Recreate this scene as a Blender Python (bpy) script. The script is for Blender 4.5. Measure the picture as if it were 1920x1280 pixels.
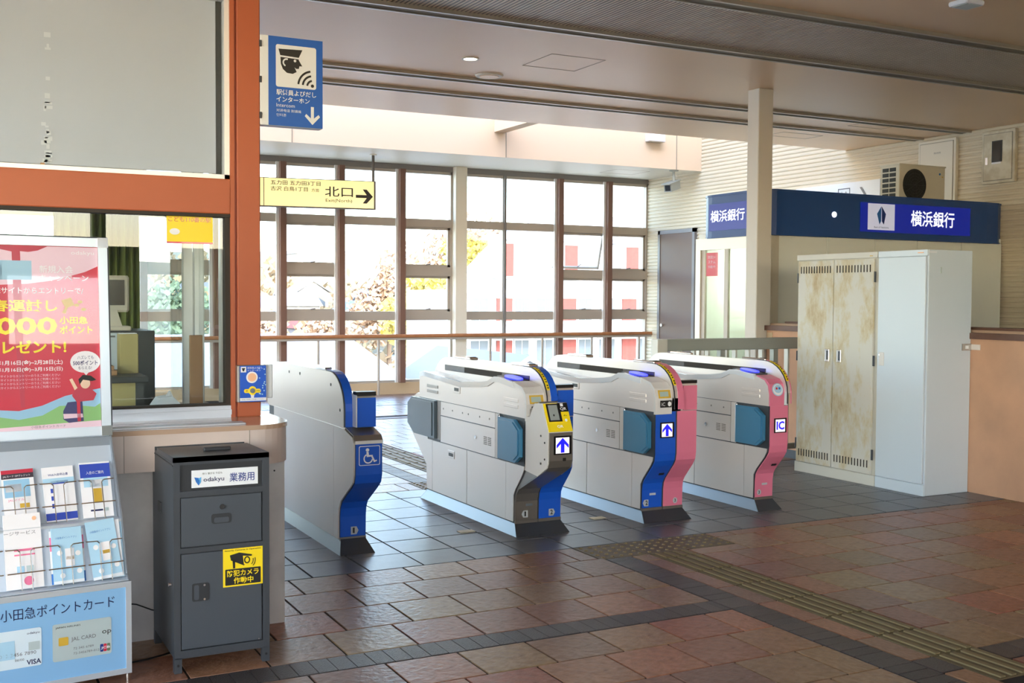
import bpy, math, random
from mathutils import Vector, Matrix

random.seed(7)
S = bpy.context.scene
COL = S.collection
for o in list(bpy.data.objects):
    bpy.data.objects.remove(o)

# ------------------------------------------------------------------ camera, light, exposure
EYE = 1.424
FPX, YAW, PITCH, ROLL = 2085.72, 0.478944, -0.0391143, 0.0056414
cam_d = bpy.data.cameras.new('camera')
cam = bpy.data.objects.new('camera', cam_d)
COL.objects.link(cam)
cam_d.sensor_fit = 'HORIZONTAL'
cam_d.sensor_width = 36.0
cam_d.lens = FPX / 1920.0 * 36.0
cam_d.clip_end = 1000
_f = Vector((math.sin(YAW) * math.cos(PITCH), math.cos(YAW) * math.cos(PITCH), math.sin(PITCH)))
_r = Vector((math.cos(YAW), -math.sin(YAW), 0))
_u = _r.cross(_f)
_r2 = _r * math.cos(ROLL) + _u * math.sin(ROLL)
_u2 = -_r * math.sin(ROLL) + _u * math.cos(ROLL)
cam.matrix_world = Matrix(((_r2.x, _u2.x, -_f.x, 0), (_r2.y, _u2.y, -_f.y, 0), (_r2.z, _u2.z, -_f.z, EYE), (0, 0, 0, 1)))
S.camera = cam

w = bpy.data.worlds.new('world')
S.world = w
w.use_nodes = True
nt = w.node_tree
sky = nt.nodes.new('ShaderNodeTexSky')
sky.sky_type = 'NISHITA'
sky.sun_disc = False
sky.sun_elevation = math.radians(32)
sky.sun_rotation = math.radians(200)
sky.air_density = 1.0
sky.dust_density = 1.2
bg = nt.nodes['Background']
bg.inputs['Strength'].default_value = 0.55
nt.links.new(sky.outputs[0], bg.inputs['Color'])

sun_d = bpy.data.lights.new('sun', 'SUN')
sun_d.energy = 1.5
sun_d.angle = math.radians(1.0)
sun_d.color = (1.0, 0.965, 0.91)
sun = bpy.data.objects.new('sun', sun_d)
COL.objects.link(sun)
# the winter sun stands behind the photographer and a little to the right
_d = Vector((-0.30, 1.0, -0.62)).normalized()
sun.rotation_euler = _d.to_track_quat('-Z', 'Y').to_euler()

S.view_settings.view_transform = 'Standard'
S.view_settings.look = 'None'
S.view_settings.gamma = 1.0
S.view_settings.use_curve_mapping = False
S.view_settings.exposure = 1.72

# ------------------------------------------------------------------ materials
MATS = {}
def lin(c):
    return tuple((x / 12.92 if x <= 0.04045 else ((x + 0.055) / 1.055) ** 2.4) for x in c)
def rgb(r, g, b):
    return lin((r / 255.0, g / 255.0, b / 255.0)) + (1.0,)

def mat(name, col, rough=0.5, metal=0.0, noise=None, bump=None, spec=0.5, rand=None, emit=None, coat=0.0):
    """col srgb 0-255; noise=(scale, col2, contrast); bump=(scale, strength); rand=list of colours picked per object"""
    m = bpy.data.materials.new(name)
    m.use_nodes = True
    n = m.node_tree.nodes
    L = m.node_tree.links
    p = n['Principled BSDF']
    p.inputs['Base Color'].default_value = rgb(*col)
    p.inputs['Roughness'].default_value = rough
    p.inputs['Metallic'].default_value = metal
    p.inputs['Specular IOR Level'].default_value = spec
    p.inputs['Coat Weight'].default_value = coat
    src = None
    tc = n.new('ShaderNodeTexCoord')
    if rand:
        oi = n.new('ShaderNodeObjectInfo')
        cr = n.new('ShaderNodeValToRGB')
        cr.color_ramp.interpolation = 'LINEAR'
        while len(cr.color_ramp.elements) < len(rand):
            cr.color_ramp.elements.new(0.5)
        for i, c in enumerate(rand):
            cr.color_ramp.elements[i].position = i / (len(rand) - 1)
            cr.color_ramp.elements[i].color = rgb(*c)
        L.new(oi.outputs['Random'], cr.inputs[0])
        src = cr.outputs[0]
    if noise:
        nz = n.new('ShaderNodeTexNoise')
        nz.inputs['Scale'].default_value = noise[0]
        nz.inputs['Detail'].default_value = 6
        L.new(tc.outputs['Object'], nz.inputs['Vector'])
        r2 = n.new('ShaderNodeValToRGB')
        k = noise[2] if len(noise) > 2 else 0.15
        r2.color_ramp.elements[0].position = 0.5 - k
        r2.color_ramp.elements[1].position = 0.5 + k
        L.new(nz.outputs[0], r2.inputs[0])
        mx = n.new('ShaderNodeMix')
        mx.data_type = 'RGBA'
        L.new(r2.outputs[0], mx.inputs[0])
        if src is not None:
            L.new(src, mx.inputs[6])
            mul = n.new('ShaderNodeMix')
            mul.data_type = 'RGBA'
            mul.blend_type = 'MULTIPLY'
            mul.inputs[0].default_value = 1.0
            L.new(src, mul.inputs[6])
            mul.inputs[7].default_value = rgb(*noise[1])
            L.new(mul.outputs[2], mx.inputs[7])
        else:
            mx.inputs[6].default_value = rgb(*col)
            mx.inputs[7].default_value = rgb(*noise[1])
        src = mx.outputs[2]
    if src is not None:
        L.new(src, p.inputs['Base Color'])
    if bump:
        nb = n.new('ShaderNodeTexNoise')
        nb.inputs['Scale'].default_value = bump[0]
        nb.inputs['Detail'].default_value = 8
        L.new(tc.outputs['Object'], nb.inputs['Vector'])
        b = n.new('ShaderNodeBump')
        b.inputs['Strength'].default_value = bump[1]
        b.inputs['Distance'].default_value = 0.01
        L.new(nb.outputs[0], b.inputs['Height'])
        L.new(b.outputs[0], p.inputs['Normal'])
    if emit:
        p.inputs['Emission Color'].default_value = rgb(*emit[0])
        p.inputs['Emission Strength'].default_value = emit[1]
    MATS[name] = m
    return m

def glass_mat(name, tint=(245, 250, 250), ior=1.5, fac=1.0):
    m = bpy.data.materials.new(name)
    m.use_nodes = True
    n = m.node_tree.nodes
    L = m.node_tree.links
    for x in list(n):
        n.remove(x)
    out = n.new('ShaderNodeOutputMaterial')
    tr = n.new('ShaderNodeBsdfTransparent')
    tr.inputs[0].default_value = rgb(*tint)
    gl = n.new('ShaderNodeBsdfGlossy')
    gl.inputs['Roughness'].default_value = 0.0
    fr = n.new('ShaderNodeFresnel')
    fr.inputs[0].default_value = ior
    mx = n.new('ShaderNodeMixShader')
    mt = n.new('ShaderNodeMath')
    mt.operation = 'MULTIPLY'
    mt.inputs[1].default_value = fac
    # the far face of a thin sheet only lets light out again
    ge = n.new('ShaderNodeNewGeometry')
    inv = n.new('ShaderNodeMath')
    inv.operation = 'SUBTRACT'
    inv.inputs[0].default_value = 1.0
    ml = n.new('ShaderNodeMath')
    ml.operation = 'MULTIPLY'
    L.new(ge.outputs['Backfacing'], inv.inputs[1])
    L.new(fr.outputs[0], mt.inputs[0])
    L.new(mt.outputs[0], ml.inputs[0])
    L.new(inv.outputs[0], ml.inputs[1])
    L.new(ml.outputs[0], mx.inputs[0])
    L.new(tr.outputs[0], mx.inputs[1])
    L.new(gl.outputs[0], mx.inputs[2])
    L.new(mx.outputs[0], out.inputs[0])
    MATS[name] = m
    return m

def wave_bump(m, scale, strength, axis='X', dist=0.01):
    n = m.node_tree.nodes
    L = m.node_tree.links
    tc = n.new('ShaderNodeTexCoord')
    wv = n.new('ShaderNodeTexWave')
    wv.bands_direction = axis
    wv.inputs['Scale'].default_value = scale
    b = n.new('ShaderNodeBump')
    b.inputs['Strength'].default_value = strength
    b.inputs['Distance'].default_value = dist
    L.new(tc.outputs['Object'], wv.inputs['Vector'])
    L.new(wv.outputs['Fac'], b.inputs['Height'])
    L.new(b.outputs[0], n['Principled BSDF'].inputs['Normal'])

M = MATS
mat('brown_tile', (150, 115, 92), 0.36, spec=0.4, bump=(9, 0.45), noise=(7, (196, 186, 178), 0.25),
    rand=[(166, 106, 86), (158, 136, 102), (150, 100, 86), (148, 126, 96), (176, 124, 98), (136, 106, 94), (168, 142, 108), (158, 102, 88)])
mat('slate_tile', (92, 94, 100), 0.34, spec=0.32, bump=(30, 0.06), noise=(4, (222, 222, 224), 0.3),
    rand=[(98, 100, 105), (108, 110, 114), (102, 104, 110)])
mat('grout', (44, 38, 35), 0.85)
mat('paver', (76, 70, 68), 0.42, bump=(16, 0.5), noise=(14, (190, 186, 186), 0.25),
    rand=[(74, 68, 66), (90, 82, 80), (66, 61, 61), (82, 77, 77)])
mat('tactile', (100, 88, 62), 0.55, bump=(20, 0.2), rand=[(96, 84, 60), (106, 94, 66)])
mat('tactile_bar', (122, 108, 76), 0.55)
mat('tactile_warn', (104, 92, 74), 0.55, bump=(20, 0.2))
mat('ceiling', (242, 210, 172), 0.38, spec=0.55, noise=(1.2, (236, 204, 168), 0.3))
mat('ceiling_ribbed', (230, 216, 200), 0.42, spec=0.6)
wave_bump(M['ceiling_ribbed'], 10, 0.9, 'X', 0.02)
def rib_gap_shade(m):  # shade in the gaps between the ribs, put into the colour
    n, L = m.node_tree.nodes, m.node_tree.links
    wv = [x for x in n if x.type == 'TEX_WAVE'][0]
    r = n.new('ShaderNodeValToRGB')
    r.color_ramp.elements[0].position = 0.2
    r.color_ramp.elements[0].color = rgb(120, 110, 100)
    r.color_ramp.elements[1].position = 0.45
    r.color_ramp.elements[1].color = rgb(234, 216, 194)
    L.new(wv.outputs['Fac'], r.inputs[0])
    L.new(r.outputs[0], n['Principled BSDF'].inputs['Base Color'])
rib_gap_shade(M['ceiling_ribbed'])
mat('well_wall', (224, 202, 176), 0.8)
mat('soffit', (222, 215, 196), 0.5)
mat('rail_alu', (190, 186, 176), 0.35, 0.7)
mat('slot_grey', (132, 128, 116), 0.6)
mat('hatch_line', (168, 148, 126), 0.6)
mat('slot_dark', (52, 46, 40), 0.8)
mat('column_paint', (214, 208, 198), 0.5, noise=(2, (206, 200, 190), 0.3))
mat('corrugated', (210, 199, 174), 0.5)
mat('pink_wall', (206, 160, 128), 0.7, noise=(3.5, (188, 148, 120), 0.2), bump=(25, 0.12))
mat('coping', (110, 78, 64), 0.5, noise=(9, (92, 64, 52), 0.2))
mat('coping_light', (172, 142, 118), 0.55)
mat('alu_frame', (176, 166, 154), 0.4, 0.25)
mat('alu_dark', (128, 124, 122), 0.45, 0.3)
mat('mullion', (116, 84, 70), 0.45)
mat('wood_rail', (176, 120, 76), 0.45, noise=(12, (160, 104, 64), 0.2))
mat('sill_tan', (200, 176, 142), 0.6)
mat('orange', (178, 92, 54), 0.45, noise=(3, (170, 86, 50), 0.3), bump=(40, 0.04))
mat('orange_dark', (150, 62, 38), 0.5)
mat('blind', (188, 192, 202), 0.9, noise=(2.5, (183, 187, 197), 0.3), bump=(5, 0.15))
mat('blind_worn', (206, 208, 214), 0.9)
mat('blind_edge', (60, 60, 58), 0.9)
mat('white_alu', (226, 226, 224), 0.35, 0.3)
mat('sill_alu', (200, 204, 212), 0.35, 0.45)
mat('marble', (206, 190, 182), 0.35, noise=(4, (190, 176, 170), 0.2), bump=(12, 0.06))
mat('marble_base', (204, 200, 198), 0.5, noise=(5, (176, 172, 172), 0.2), bump=(14, 0.1))
mat('counter_top', (176, 150, 130), 0.12, spec=0.8)
mat('steel', (226, 219, 214), 0.3, 0.5, noise=(2.0, (220, 213, 208), 0.3))
mat('steel_grey', (150, 146, 142), 0.34, 0.75)
mat('steel_dark', (70, 74, 80), 0.45, 0.4)
mat('steel_blue', (136, 150, 164), 0.4, 0.5)
mat('chrome', (226, 226, 226), 0.12, 1.0)
mat('plastic_white', (216, 214, 212), 0.3)
mat('plastic_clear', (214, 220, 226), 0.12, coat=0.5)
mat('gate_blue', (24, 88, 200), 0.35)
mat('gate_pink', (222, 122, 150), 0.38)
mat('flap_blue', (56, 120, 158), 0.3, coat=0.3)
mat('flap_grey', (94, 112, 124), 0.32, coat=0.3)
mat('yellow', (244, 216, 30), 0.4)
mat('black', (24, 24, 26), 0.4)
mat('black_gloss', (18, 18, 20), 0.12)
mat('dark_window', (58, 52, 46), 0.15)
mat('grey_label', (186, 192, 198), 0.4)
mat('reader_glow', (40, 50, 230), 0.3, emit=((50, 60, 255), 0.6))
mat('led_back', (226, 214, 220), 0.4, emit=((236, 222, 232), 0.32))
mat('led_blue', (30, 30, 240), 0.4, emit=((24, 24, 240), 0.25))
mat('screen_grey', (150, 158, 158), 0.2)
mat('lcd', (170, 190, 186), 0.2)
mat('bin_grey', (60, 64, 70), 0.42, bump=(160, 0.05))
mat('bin_door', (68, 74, 82), 0.45, bump=(160, 0.05))
mat('bin_dark', (44, 46, 50), 0.45)
mat('plate_white', (232, 236, 240), 0.35)
mat('ink_blue', (20, 50, 130), 0.5)
mat('ink_navy', (22, 34, 84), 0.5)
mat('logo_blue', (36, 110, 190), 0.5)
mat('logo_light', (90, 170, 220), 0.5)
mat('ink_black', (30, 30, 30), 0.5)
mat('ink_grey', (112, 114, 120), 0.5)
mat('paper_white', (236, 236, 240), 0.6)
mat('paper_pale', (226, 232, 240), 0.6)
mat('paper_sky', (168, 208, 232), 0.5)
mat('paper_blue', (48, 74, 176), 0.5)
mat('paper_red', (188, 44, 66), 0.5)
mat('paper_dark', (58, 50, 62), 0.5)
mat('gold', (206, 168, 60), 0.4)
mat('pink_print', (232, 120, 160), 0.5)
mat('peach_print', (244, 190, 150), 0.5)
mat('poster_red', (206, 40, 66), 0.3, coat=0.4)
mat('poster_pink', (238, 206, 222), 0.3, coat=0.4)
mat('poster_tree', (190, 48, 72), 0.3)
mat('poster_green', (140, 192, 120), 0.3)
mat('poster_sky', (150, 196, 226), 0.3)
mat('poster_yellow', (244, 224, 40), 0.3)
mat('poster_white', (242, 240, 244), 0.3)
mat('poster_navy', (60, 58, 110), 0.3)
mat('poster_skin', (236, 204, 178), 0.4)
mat('rack_panel', (190, 202, 216), 0.3, 0.2)
mat('rack_side', (142, 150, 160), 0.4, 0.4)
mat('rack_frame', (214, 222, 230), 0.3, 0.5)
mat('rack_blue', (134, 182, 224), 0.35)
mat('card_silver', (190, 206, 208), 0.3, 0.2)
mat('visa_card', (214, 230, 240), 0.3)
mat('sign_blue', (22, 92, 182), 0.4)
mat('sign_white', (224, 228, 230), 0.45)
mat('sign_yellow', (250, 236, 170), 0.4, emit=((252, 236, 160), 0.16))
mat('sign_frame', (96, 90, 84), 0.4, 0.5)
mat('sign_ink', (34, 28, 20), 0.6)
mat('bank_navy', (26, 72, 138), 0.35, bump=(240, 0.2))
mat('bank_lit', (6, 18, 104), 0.3, emit=((0, 44, 200), 0.10))
mat('bank_logo_white', (206, 210, 230), 0.3, emit=((206, 212, 240), 0.12))
mat('bank_letter', (240, 244, 255), 0.3, emit=((240, 244, 255), 0.3))
mat('booth_grey', (230, 234, 228), 0.45)
mat('booth_frame', (214, 208, 196), 0.35, 0.4)
mat('locker_old', (208, 206, 196), 0.45)
mat('locker_white', (208, 220, 230), 0.35)
mat('fence_grey', (156, 160, 154), 0.45, 0.3)
mat('fence_light', (206, 204, 196), 0.45, 0.2)
mat('door_brown', (112, 92, 78), 0.5)
mat('panel_cream', (222, 216, 200), 0.45)
mat('panel_worn', (214, 208, 188), 0.5, noise=(7, (192, 182, 156), 0.1))
mat('ac_cream', (206, 202, 184), 0.5)
mat('ac_dark', (36, 40, 38), 0.6)
mat('light_lens', (255, 250, 240), 0.4, emit=((255, 248, 232), 3.0))
mat('tube_glow', (255, 250, 240), 0.4, emit=((255, 250, 240), 14.0))
mat('booth_glow', (250, 252, 246), 0.4, emit=((244, 252, 244), 5.0))
mat('curtain_green', (132, 146, 84), 0.8, noise=(6, (112, 126, 70), 0.3))
mat('desk_dark', (60, 62, 62), 0.5)
mat('monitor_beige', (206, 200, 188), 0.5)
mat('monitor_screen', (74, 66, 58), 0.2)
mat('khaki', (178, 164, 110), 0.6)
mat('cardboard', (168, 130, 96), 0.7)
mat('office_wall', (216, 214, 210), 0.7)
mat('office_floor', (120, 116, 110), 0.6)
mat('cabinet_pale', (196, 208, 220), 0.4)
mat('plinth_gap', (40, 40, 40), 0.8)
# outdoors
mat('render_white', (186, 186, 188), 0.7)
mat('brick_red', (128, 62, 54), 0.8, noise=(6, (116, 54, 48), 0.3))
mat('roof_pale', (176, 176, 180), 0.6)
mat('roof_grey', (150, 152, 160), 0.5)
mat('metal_roof', (160, 162, 170), 0.5)
mat('house_wall', (172, 166, 156), 0.8)
mat('house_roof_blue', (92, 106, 130), 0.7)
mat('house_roof_red', (150, 74, 58), 0.7)
mat('house_roof_grey', (112, 114, 122), 0.7)
mat('outdoor_glass', (84, 92, 100), 0.15)
mat('tarp_blue', (70, 150, 190), 0.5)
mat('leaf_yellow', (196, 178, 84), 0.8, noise=(0.8, (180, 160, 70), 0.3))
mat('leaf_brown', (176, 146, 118), 0.8)
mat('hill_land', (138, 134, 116), 0.95, noise=(0.15, (116, 118, 96), 0.2))
mat('leaf_hill', (130, 124, 104), 0.9, noise=(0.12, (150, 120, 84), 0.15))
mat('leaf_green', (110, 126, 100), 0.8)
mat('bark', (110, 92, 76), 0.9)
mat('land', (226, 222, 210), 0.9, noise=(0.08, (206, 206, 188), 0.2))
mat('street', (180, 178, 174), 0.9)
glass_mat('glass', (252, 254, 254), 1.45)
glass_mat('office_glass', (246, 250, 249), 1.55, 1.0)
glass_mat('door_glass', (242, 246, 241), 1.5)
glass_mat('poster_cover', (252, 252, 252), 1.5, 0.6)

# locker door with rust blotches
def rust_mat():
    m = bpy.data.materials.new('locker_rust')
    m.use_nodes = True
    n = m.node_tree.nodes
    L = m.node_tree.links
    p = n['Principled BSDF']
    tc = n.new('ShaderNodeTexCoord')
    mp = n.new('ShaderNodeMapping')
    mp.inputs['Scale'].default_value = (1, 2.2, 1.0)
    L.new(tc.outputs['Object'], mp.inputs[0])
    a = n.new('ShaderNodeTexNoise')
    a.inputs['Scale'].default_value = 3.2
    a.inputs['Detail'].default_value = 9
    a.inputs['Roughness'].default_value = 0.68
    L.new(mp.outputs[0], a.inputs['Vector'])
    r = n.new('ShaderNodeValToRGB')
    e = r.color_ramp.elements
    e[0].position = 0.46
    e[0].color = rgb(208, 206, 196)
    e[1].position = 0.76
    e[1].color = rgb(166, 132, 80)
    k = e.new(0.55)
    k.color = rgb(202, 192, 162)
    L.new(a.outputs[0], r.inputs[0])
    L.new(r.outputs[0], p.inputs['Base Color'])
    p.inputs['Roughness'].default_value = 0.55
    MATS['locker_rust'] = m
rust_mat()

# ------------------------------------------------------------------ mesh helpers
def origin(o):
    v = Vector((0, 0, 0))
    while o is not None:
        v += o.location
        o = o.parent
    return v

class MB:
    def __init__(self):
        self.v = []
        self.f = []
    def add(self, vs, fs):
        b = len(self.v)
        self.v += [tuple(x) for x in vs]
        self.f += [tuple(b + i for i in f) for f in fs]
        return self
    def box(self, x0, x1, y0, y1, z0, z1):
        vs = [(x, y, z) for z in (z0, z1) for y in (y0, y1) for x in (x0, x1)]
        return self.add(vs, [(0, 2, 3, 1), (4, 5, 7, 6), (0, 1, 5, 4), (2, 6, 7, 3), (0, 4, 6, 2), (1, 3, 7, 5)])
    def bbox(self, x0, x1, y0, y1, z0, z1, b=0.004):
        """box with chamfered edges along the top and vertical corners"""
        b = min(b, (x1 - x0) / 3, (y1 - y0) / 3, (z1 - z0) / 3)
        def ring(i, z):
            return [(x0 + i + b, y0 + i, z), (x1 - i - b, y0 + i, z), (x1 - i, y0 + i + b, z), (x1 - i, y1 - i - b, z),
                    (x1 - i - b, y1 - i, z), (x0 + i + b, y1 - i, z), (x0 + i, y1 - i - b, z), (x0 + i, y0 + i + b, z)]
        rs = [ring(b * 0.6, z0), ring(0, z0 + b), ring(0, z1 - b), ring(b * 0.6, z1)]
        vs = [p for r in rs for p in r]
        fs = [tuple(range(7, -1, -1)), tuple(range(24, 32))]
        for k in range(3):
            for i in range(8):
                j = (i + 1) % 8
                fs.append((k * 8 + i, k * 8 + j, (k + 1) * 8 + j, (k + 1) * 8 + i))
        return self.add(vs, fs)
    def prism(self, poly, axis, a, b):
        """poly: 2d points; axis 'x' -> (y,z), 'y' -> (x,z), 'z' -> (x,y)"""
        def P(p, t):
            return {'x': (t, p[0], p[1]), 'y': (p[0], t, p[1]), 'z': (p[0], p[1], t)}[axis]
        n = len(poly)
        area = sum(poly[i][0] * poly[(i + 1) % n][1] - poly[(i + 1) % n][0] * poly[i][1] for i in range(n))
        if area < 0:
            poly = poly[::-1]
        if a > b:
            a, b = b, a
        if axis == 'y':
            poly = poly[::-1]
        vs = [P(p, a) for p in poly] + [P(p, b) for p in poly]
        fs = [tuple(range(n - 1, -1, -1)), tuple(range(n, 2 * n))]
        for i in range(n):
            j = (i + 1) % n
            fs.append((i, j, n + j, n + i))
        return self.add(vs, fs)
    def sheet(self, line, axis, a, b, t):
        """a bent sheet: polyline extruded from a to b, thickness t to its left"""
        n = len(line)
        off = []
        for i in range(n):
            p = Vector(line[max(i - 1, 0)])
            q = Vector(line[min(i + 1, n - 1)])
            d = (q - p).normalized()
            off.append((line[i][0] - d.y * t, line[i][1] + d.x * t))
        for i in range(n - 1):
            self.prism([line[i], line[i + 1], off[i + 1], off[i]], axis, a, b)
        return self
    def cyl(self, p0, p1, r, n=12, r1=None):
        p0, p1 = Vector(p0), Vector(p1)
        r1 = r if r1 is None else r1
        d = (p1 - p0).normalized()
        a = d.orthogonal().normalized()
        b = d.cross(a)
        vs = []
        for p, rr in ((p0, r), (p1, r1)):
            for i in range(n):
                t = 2 * math.pi * i / n
                vs.append(p + a * rr * math.cos(t) + b * rr * math.sin(t))
        fs = [tuple(range(n - 1, -1, -1)), tuple(range(n, 2 * n))]
        for i in range(n):
            j = (i + 1) % n
            fs.append((i, j, n + j, n + i))
        return self.add(vs, fs)
    def tube(self, pts, r, n=8):
        for i in range(len(pts) - 1):
            self.cyl(pts[i], pts[i + 1], r, n)
        return self
    def build(self, name, m, parent=None, smooth=False, local=False):
        me = bpy.data.meshes.new(name)
        vs = self.v
        if parent is not None and not local:
            O = origin(parent)
            vs = [(x - O.x, y - O.y, z - O.z) for x, y, z in vs]
        me.from_pydata(vs, [], self.f)
        me.materials.append(M[m] if isinstance(m, str) else m)
        if smooth:
            me.shade_smooth()
        o = bpy.data.objects.new(name, me)
        COL.objects.link(o)
        if parent is not None:
            o.parent = parent
        return o

def tag(o, label=None, cat=None, group=None, kind=None):
    if label:
        o['label'] = label
    if cat:
        o['category'] = cat
    if group:
        o['group'] = group
    if kind:
        o['kind'] = kind
    return o
def thing(name, loc, label, cat, group=None, rz=0.0):
    o = bpy.data.objects.new(name, None)
    COL.objects.link(o)
    o.empty_display_size = 0.1
    o.location = loc
    o.rotation_euler = (0, 0, rz)
    return tag(o, label, cat, group)
def struct(name, mb, m):
    return tag(mb.build(name, m), kind='structure')
def copy_of(src, parent, loc=None):
    c = src.copy()
    COL.objects.link(c)
    c.parent = parent
    if loc is not None:
        c.location = loc
    return c

class Pl:
    """a flat face in space for print: origin, right vector, up vector"""
    def __init__(self, o, r, u, parent, local=False):
        self.o, self.r, self.u = Vector(o), Vector(r).normalized(), Vector(u).normalized()
        self.n = self.r.cross(self.u)
        self.parent = parent
        self.local = local
    def P(self, x, y, off=0.0):
        return self.o + self.r * x + self.u * y + self.n * off
    def poly(self, pts, m, name, off=0.001, t=0.0008, parent=None):
        n = len(pts)
        ar = sum(pts[i][0] * pts[(i + 1) % n][1] - pts[(i + 1) % n][0] * pts[i][1] for i in range(n))
        if ar < 0:
            pts = pts[::-1]
        vs = [self.P(x, y, off - t) for x, y in pts] + [self.P(x, y, off) for x, y in pts]
        fs = [tuple(range(n - 1, -1, -1)), tuple(range(n, 2 * n))] + [(i, (i + 1) % n, n + (i + 1) % n, n + i) for i in range(n)]
        return MB().add(vs, fs).build(name, m, parent or self.parent, local=self.local)
    def rect(self, x0, y0, x1, y1, m, name, off=0.001, t=0.0008, parent=None, r=0.0):
        if r > 0:
            pts = []
            for cx, cy, a0 in ((x1 - r, y1 - r, 0), (x0 + r, y1 - r, 90), (x0 + r, y0 + r, 180), (x1 - r, y0 + r, 270)):
                for k in range(5):
                    a = math.radians(a0 + k * 22.5)
                    pts.append((cx + r * math.cos(a), cy + r * math.sin(a)))
        else:
            pts = [(x0, y0), (x1, y0), (x1, y1), (x0, y1)]
        return self.poly(pts, m, name, off, t, parent)
    def ell(self, cx, cy, rx, ry, m, name, off=0.001, t=0.0008, parent=None, n=24):
        return self.poly([(cx + rx * math.cos(2 * math.pi * i / n), cy + ry * math.sin(2 * math.pi * i / n)) for i in range(n)], m, name, off, t, parent)
    def arc(self, cx, cy, r, wd, a0, a1, m, name, off=0.001, t=0.0008, parent=None, n=14):
        A = [math.radians(a0 + (a1 - a0) * i / n) for i in range(n + 1)]
        mb = MB()
        for i in range(n):
            q = [(cx + rr * math.cos(a), cy + rr * math.sin(a)) for rr, a in ((r, A[i]), (r + wd, A[i]), (r + wd, A[i + 1]), (r, A[i + 1]))]
            vs = [self.P(x, y, off) for x, y in q]
            mb.add(vs, [(0, 1, 2, 3)])
        return mb.build(name, m, parent or self.parent, local=self.local)
    def text(self, s, x, y, w=None, h=None, m='ink_black', name='lettering', off=0.0012, parent=None, bold=0.0):
        """lettering fitted with its lower left at (x, y); w and/or h give the size"""
        c = bpy.data.curves.new('t', 'FONT')
        c.body = s
        c.resolution_u = 2
        c.offset = bold
        ob = bpy.data.objects.new('t', c)
        COL.objects.link(ob)
        dg = bpy.context.evaluated_depsgraph_get()
        me = bpy.data.meshes.new_from_object(ob.evaluated_get(dg))
        bpy.data.objects.remove(ob)
        bpy.data.curves.remove(c)
        vs = [v.co.copy() for v in me.vertices]
        fs = [tuple(p.vertices) for p in me.polygons]
        bpy.data.meshes.remove(me)
        if not vs:
            return None
        x0 = min(v.x for v in vs); x1 = max(v.x for v in vs)
        y0 = min(v.y for v in vs); y1 = max(v.y for v in vs)
        sx = w / (x1 - x0) if w else None
        sy = h / (y1 - y0) if h else None
        sx = sx or sy
        sy = sy or sx
        mb = MB()
        mb.add([self.P(x + (v.x - x0) * sx, y + (v.y - y0) * sy, off) for v in vs], fs)
        return mb.build(name, m, parent or self.parent, local=self.local)

# ================================================================== THE SETTING
# ------------------------------------------------------------------ floor
floor = struct('floor', MB().box(-6.0, 10.5, -6.0, 15.4, -0.12, -0.006), 'grout')
def tile_proto(name, m, b=0.004):
    o = MB().bbox(-0.5, 0.5, -0.5, 0.5, -0.014, 0.0, 0.006).build(name, m)
    me = o.data
    bpy.data.objects.remove(o)
    return me
TILE = tile_proto('tile', 'brown_tile')
SLATE = tile_proto('slate_tile', 'slate_tile')
PAVER = tile_proto('paver', 'paver')
def lay(me, name, x0, x1, y0, y1, gap=0.010, jit=0.0006):
    if x1 - x0 < 0.02 or y1 - y0 < 0.02:
        return None
    o = bpy.data.objects.new(name, me)
    COL.objects.link(o)
    o.parent = floor
    o.location = ((x0 + x1) / 2, (y0 + y1) / 2, random.uniform(-jit, jit) - 0.0006)
    o.scale = (x1 - x0 - gap, y1 - y0 - gap, 1)
    o.rotation_euler = (random.uniform(-0.0012, 0.0012), random.uniform(-0.0012, 0.0012), 0)
    return o
def row(me, name, xa, xb, y0, y1, joint, pitch):
    x = joint - math.ceil((joint - xa) / pitch) * pitch
    while x < xb:
        lay(me, name, max(x, xa), min(x + pitch, xb), y0, y1)
        x += pitch
# brown tiles in front of the gates, in thirds bond
LB = [5.43, 5.14, 4.82, 4.50, 4.185]
for i in range(4):
    row(TILE, 'tile', 0.2 if i >= 2 else 1.3, 3.21 if i == 0 else 3.24, LB[i + 1], LB[i], (1.56, 1.447, 1.55, 1.443)[i], 0.3075)
LB2 = [4.025, 3.735, 3.43, 3.12, 2.81]
for i in range(4):
    row(TILE, 'tile', 0.1, 3.24, LB2[i + 1], LB2[i], (1.54, 1.439, 1.54, 1.439)[i], 0.3075)
RB = [4.985, 4.675, 4.36, 4.05, 3.735, 3.43, 3.13]
row(TILE, 'tile', 4.14, 6.83, 5.31, 5.42, 4.30, 0.304)
row(TILE, 'tile', 4.14, 6.83, 4.985, 5.31, 4.426, 0.304)
lay(TILE, 'tile', 3.79, 4.14, 4.985, 5.115)
for i in range(6):
    row(TILE, 'tile', 3.79, 6.83, RB[i + 1], RB[i], (4.285, 4.085, 3.983, 4.08, 3.978, 4.08)[i], 0.304)
    lay(TILE, 'tile', 3.41, 3.53, RB[i + 1], RB[i])
lay(TILE, 'tile', 3.41, 3.53, 4.985, 5.115)
row(TILE, 'tile', 3.79, 5.4, 2.66, 2.97, 3.98, 0.304)
lay(TILE, 'tile', 3.41, 3.53, 2.66, 2.97)
# dark stone bands
y = 5.115
while y > 2.7:
    lay(PAVER, 'paving_brick', 3.245, 3.405, y - 0.077, y, 0.003)
    y -= 0.077
x = 0.2
while x < 3.235:
    lay(PAVER, 'paving_brick', x, min(x + 0.077, 3.24), 4.03, 4.185, 0.003)
    x += 0.077
x = 3.79
while x < 5.3:
    lay(PAVER, 'paving_brick', x, x + 0.077, 2.975, 3.128, 0.003)
    x += 0.077
lay(PAVER, 'paving_brick', 3.41, 3.53, 2.975, 3.128, 0.003)
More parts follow.
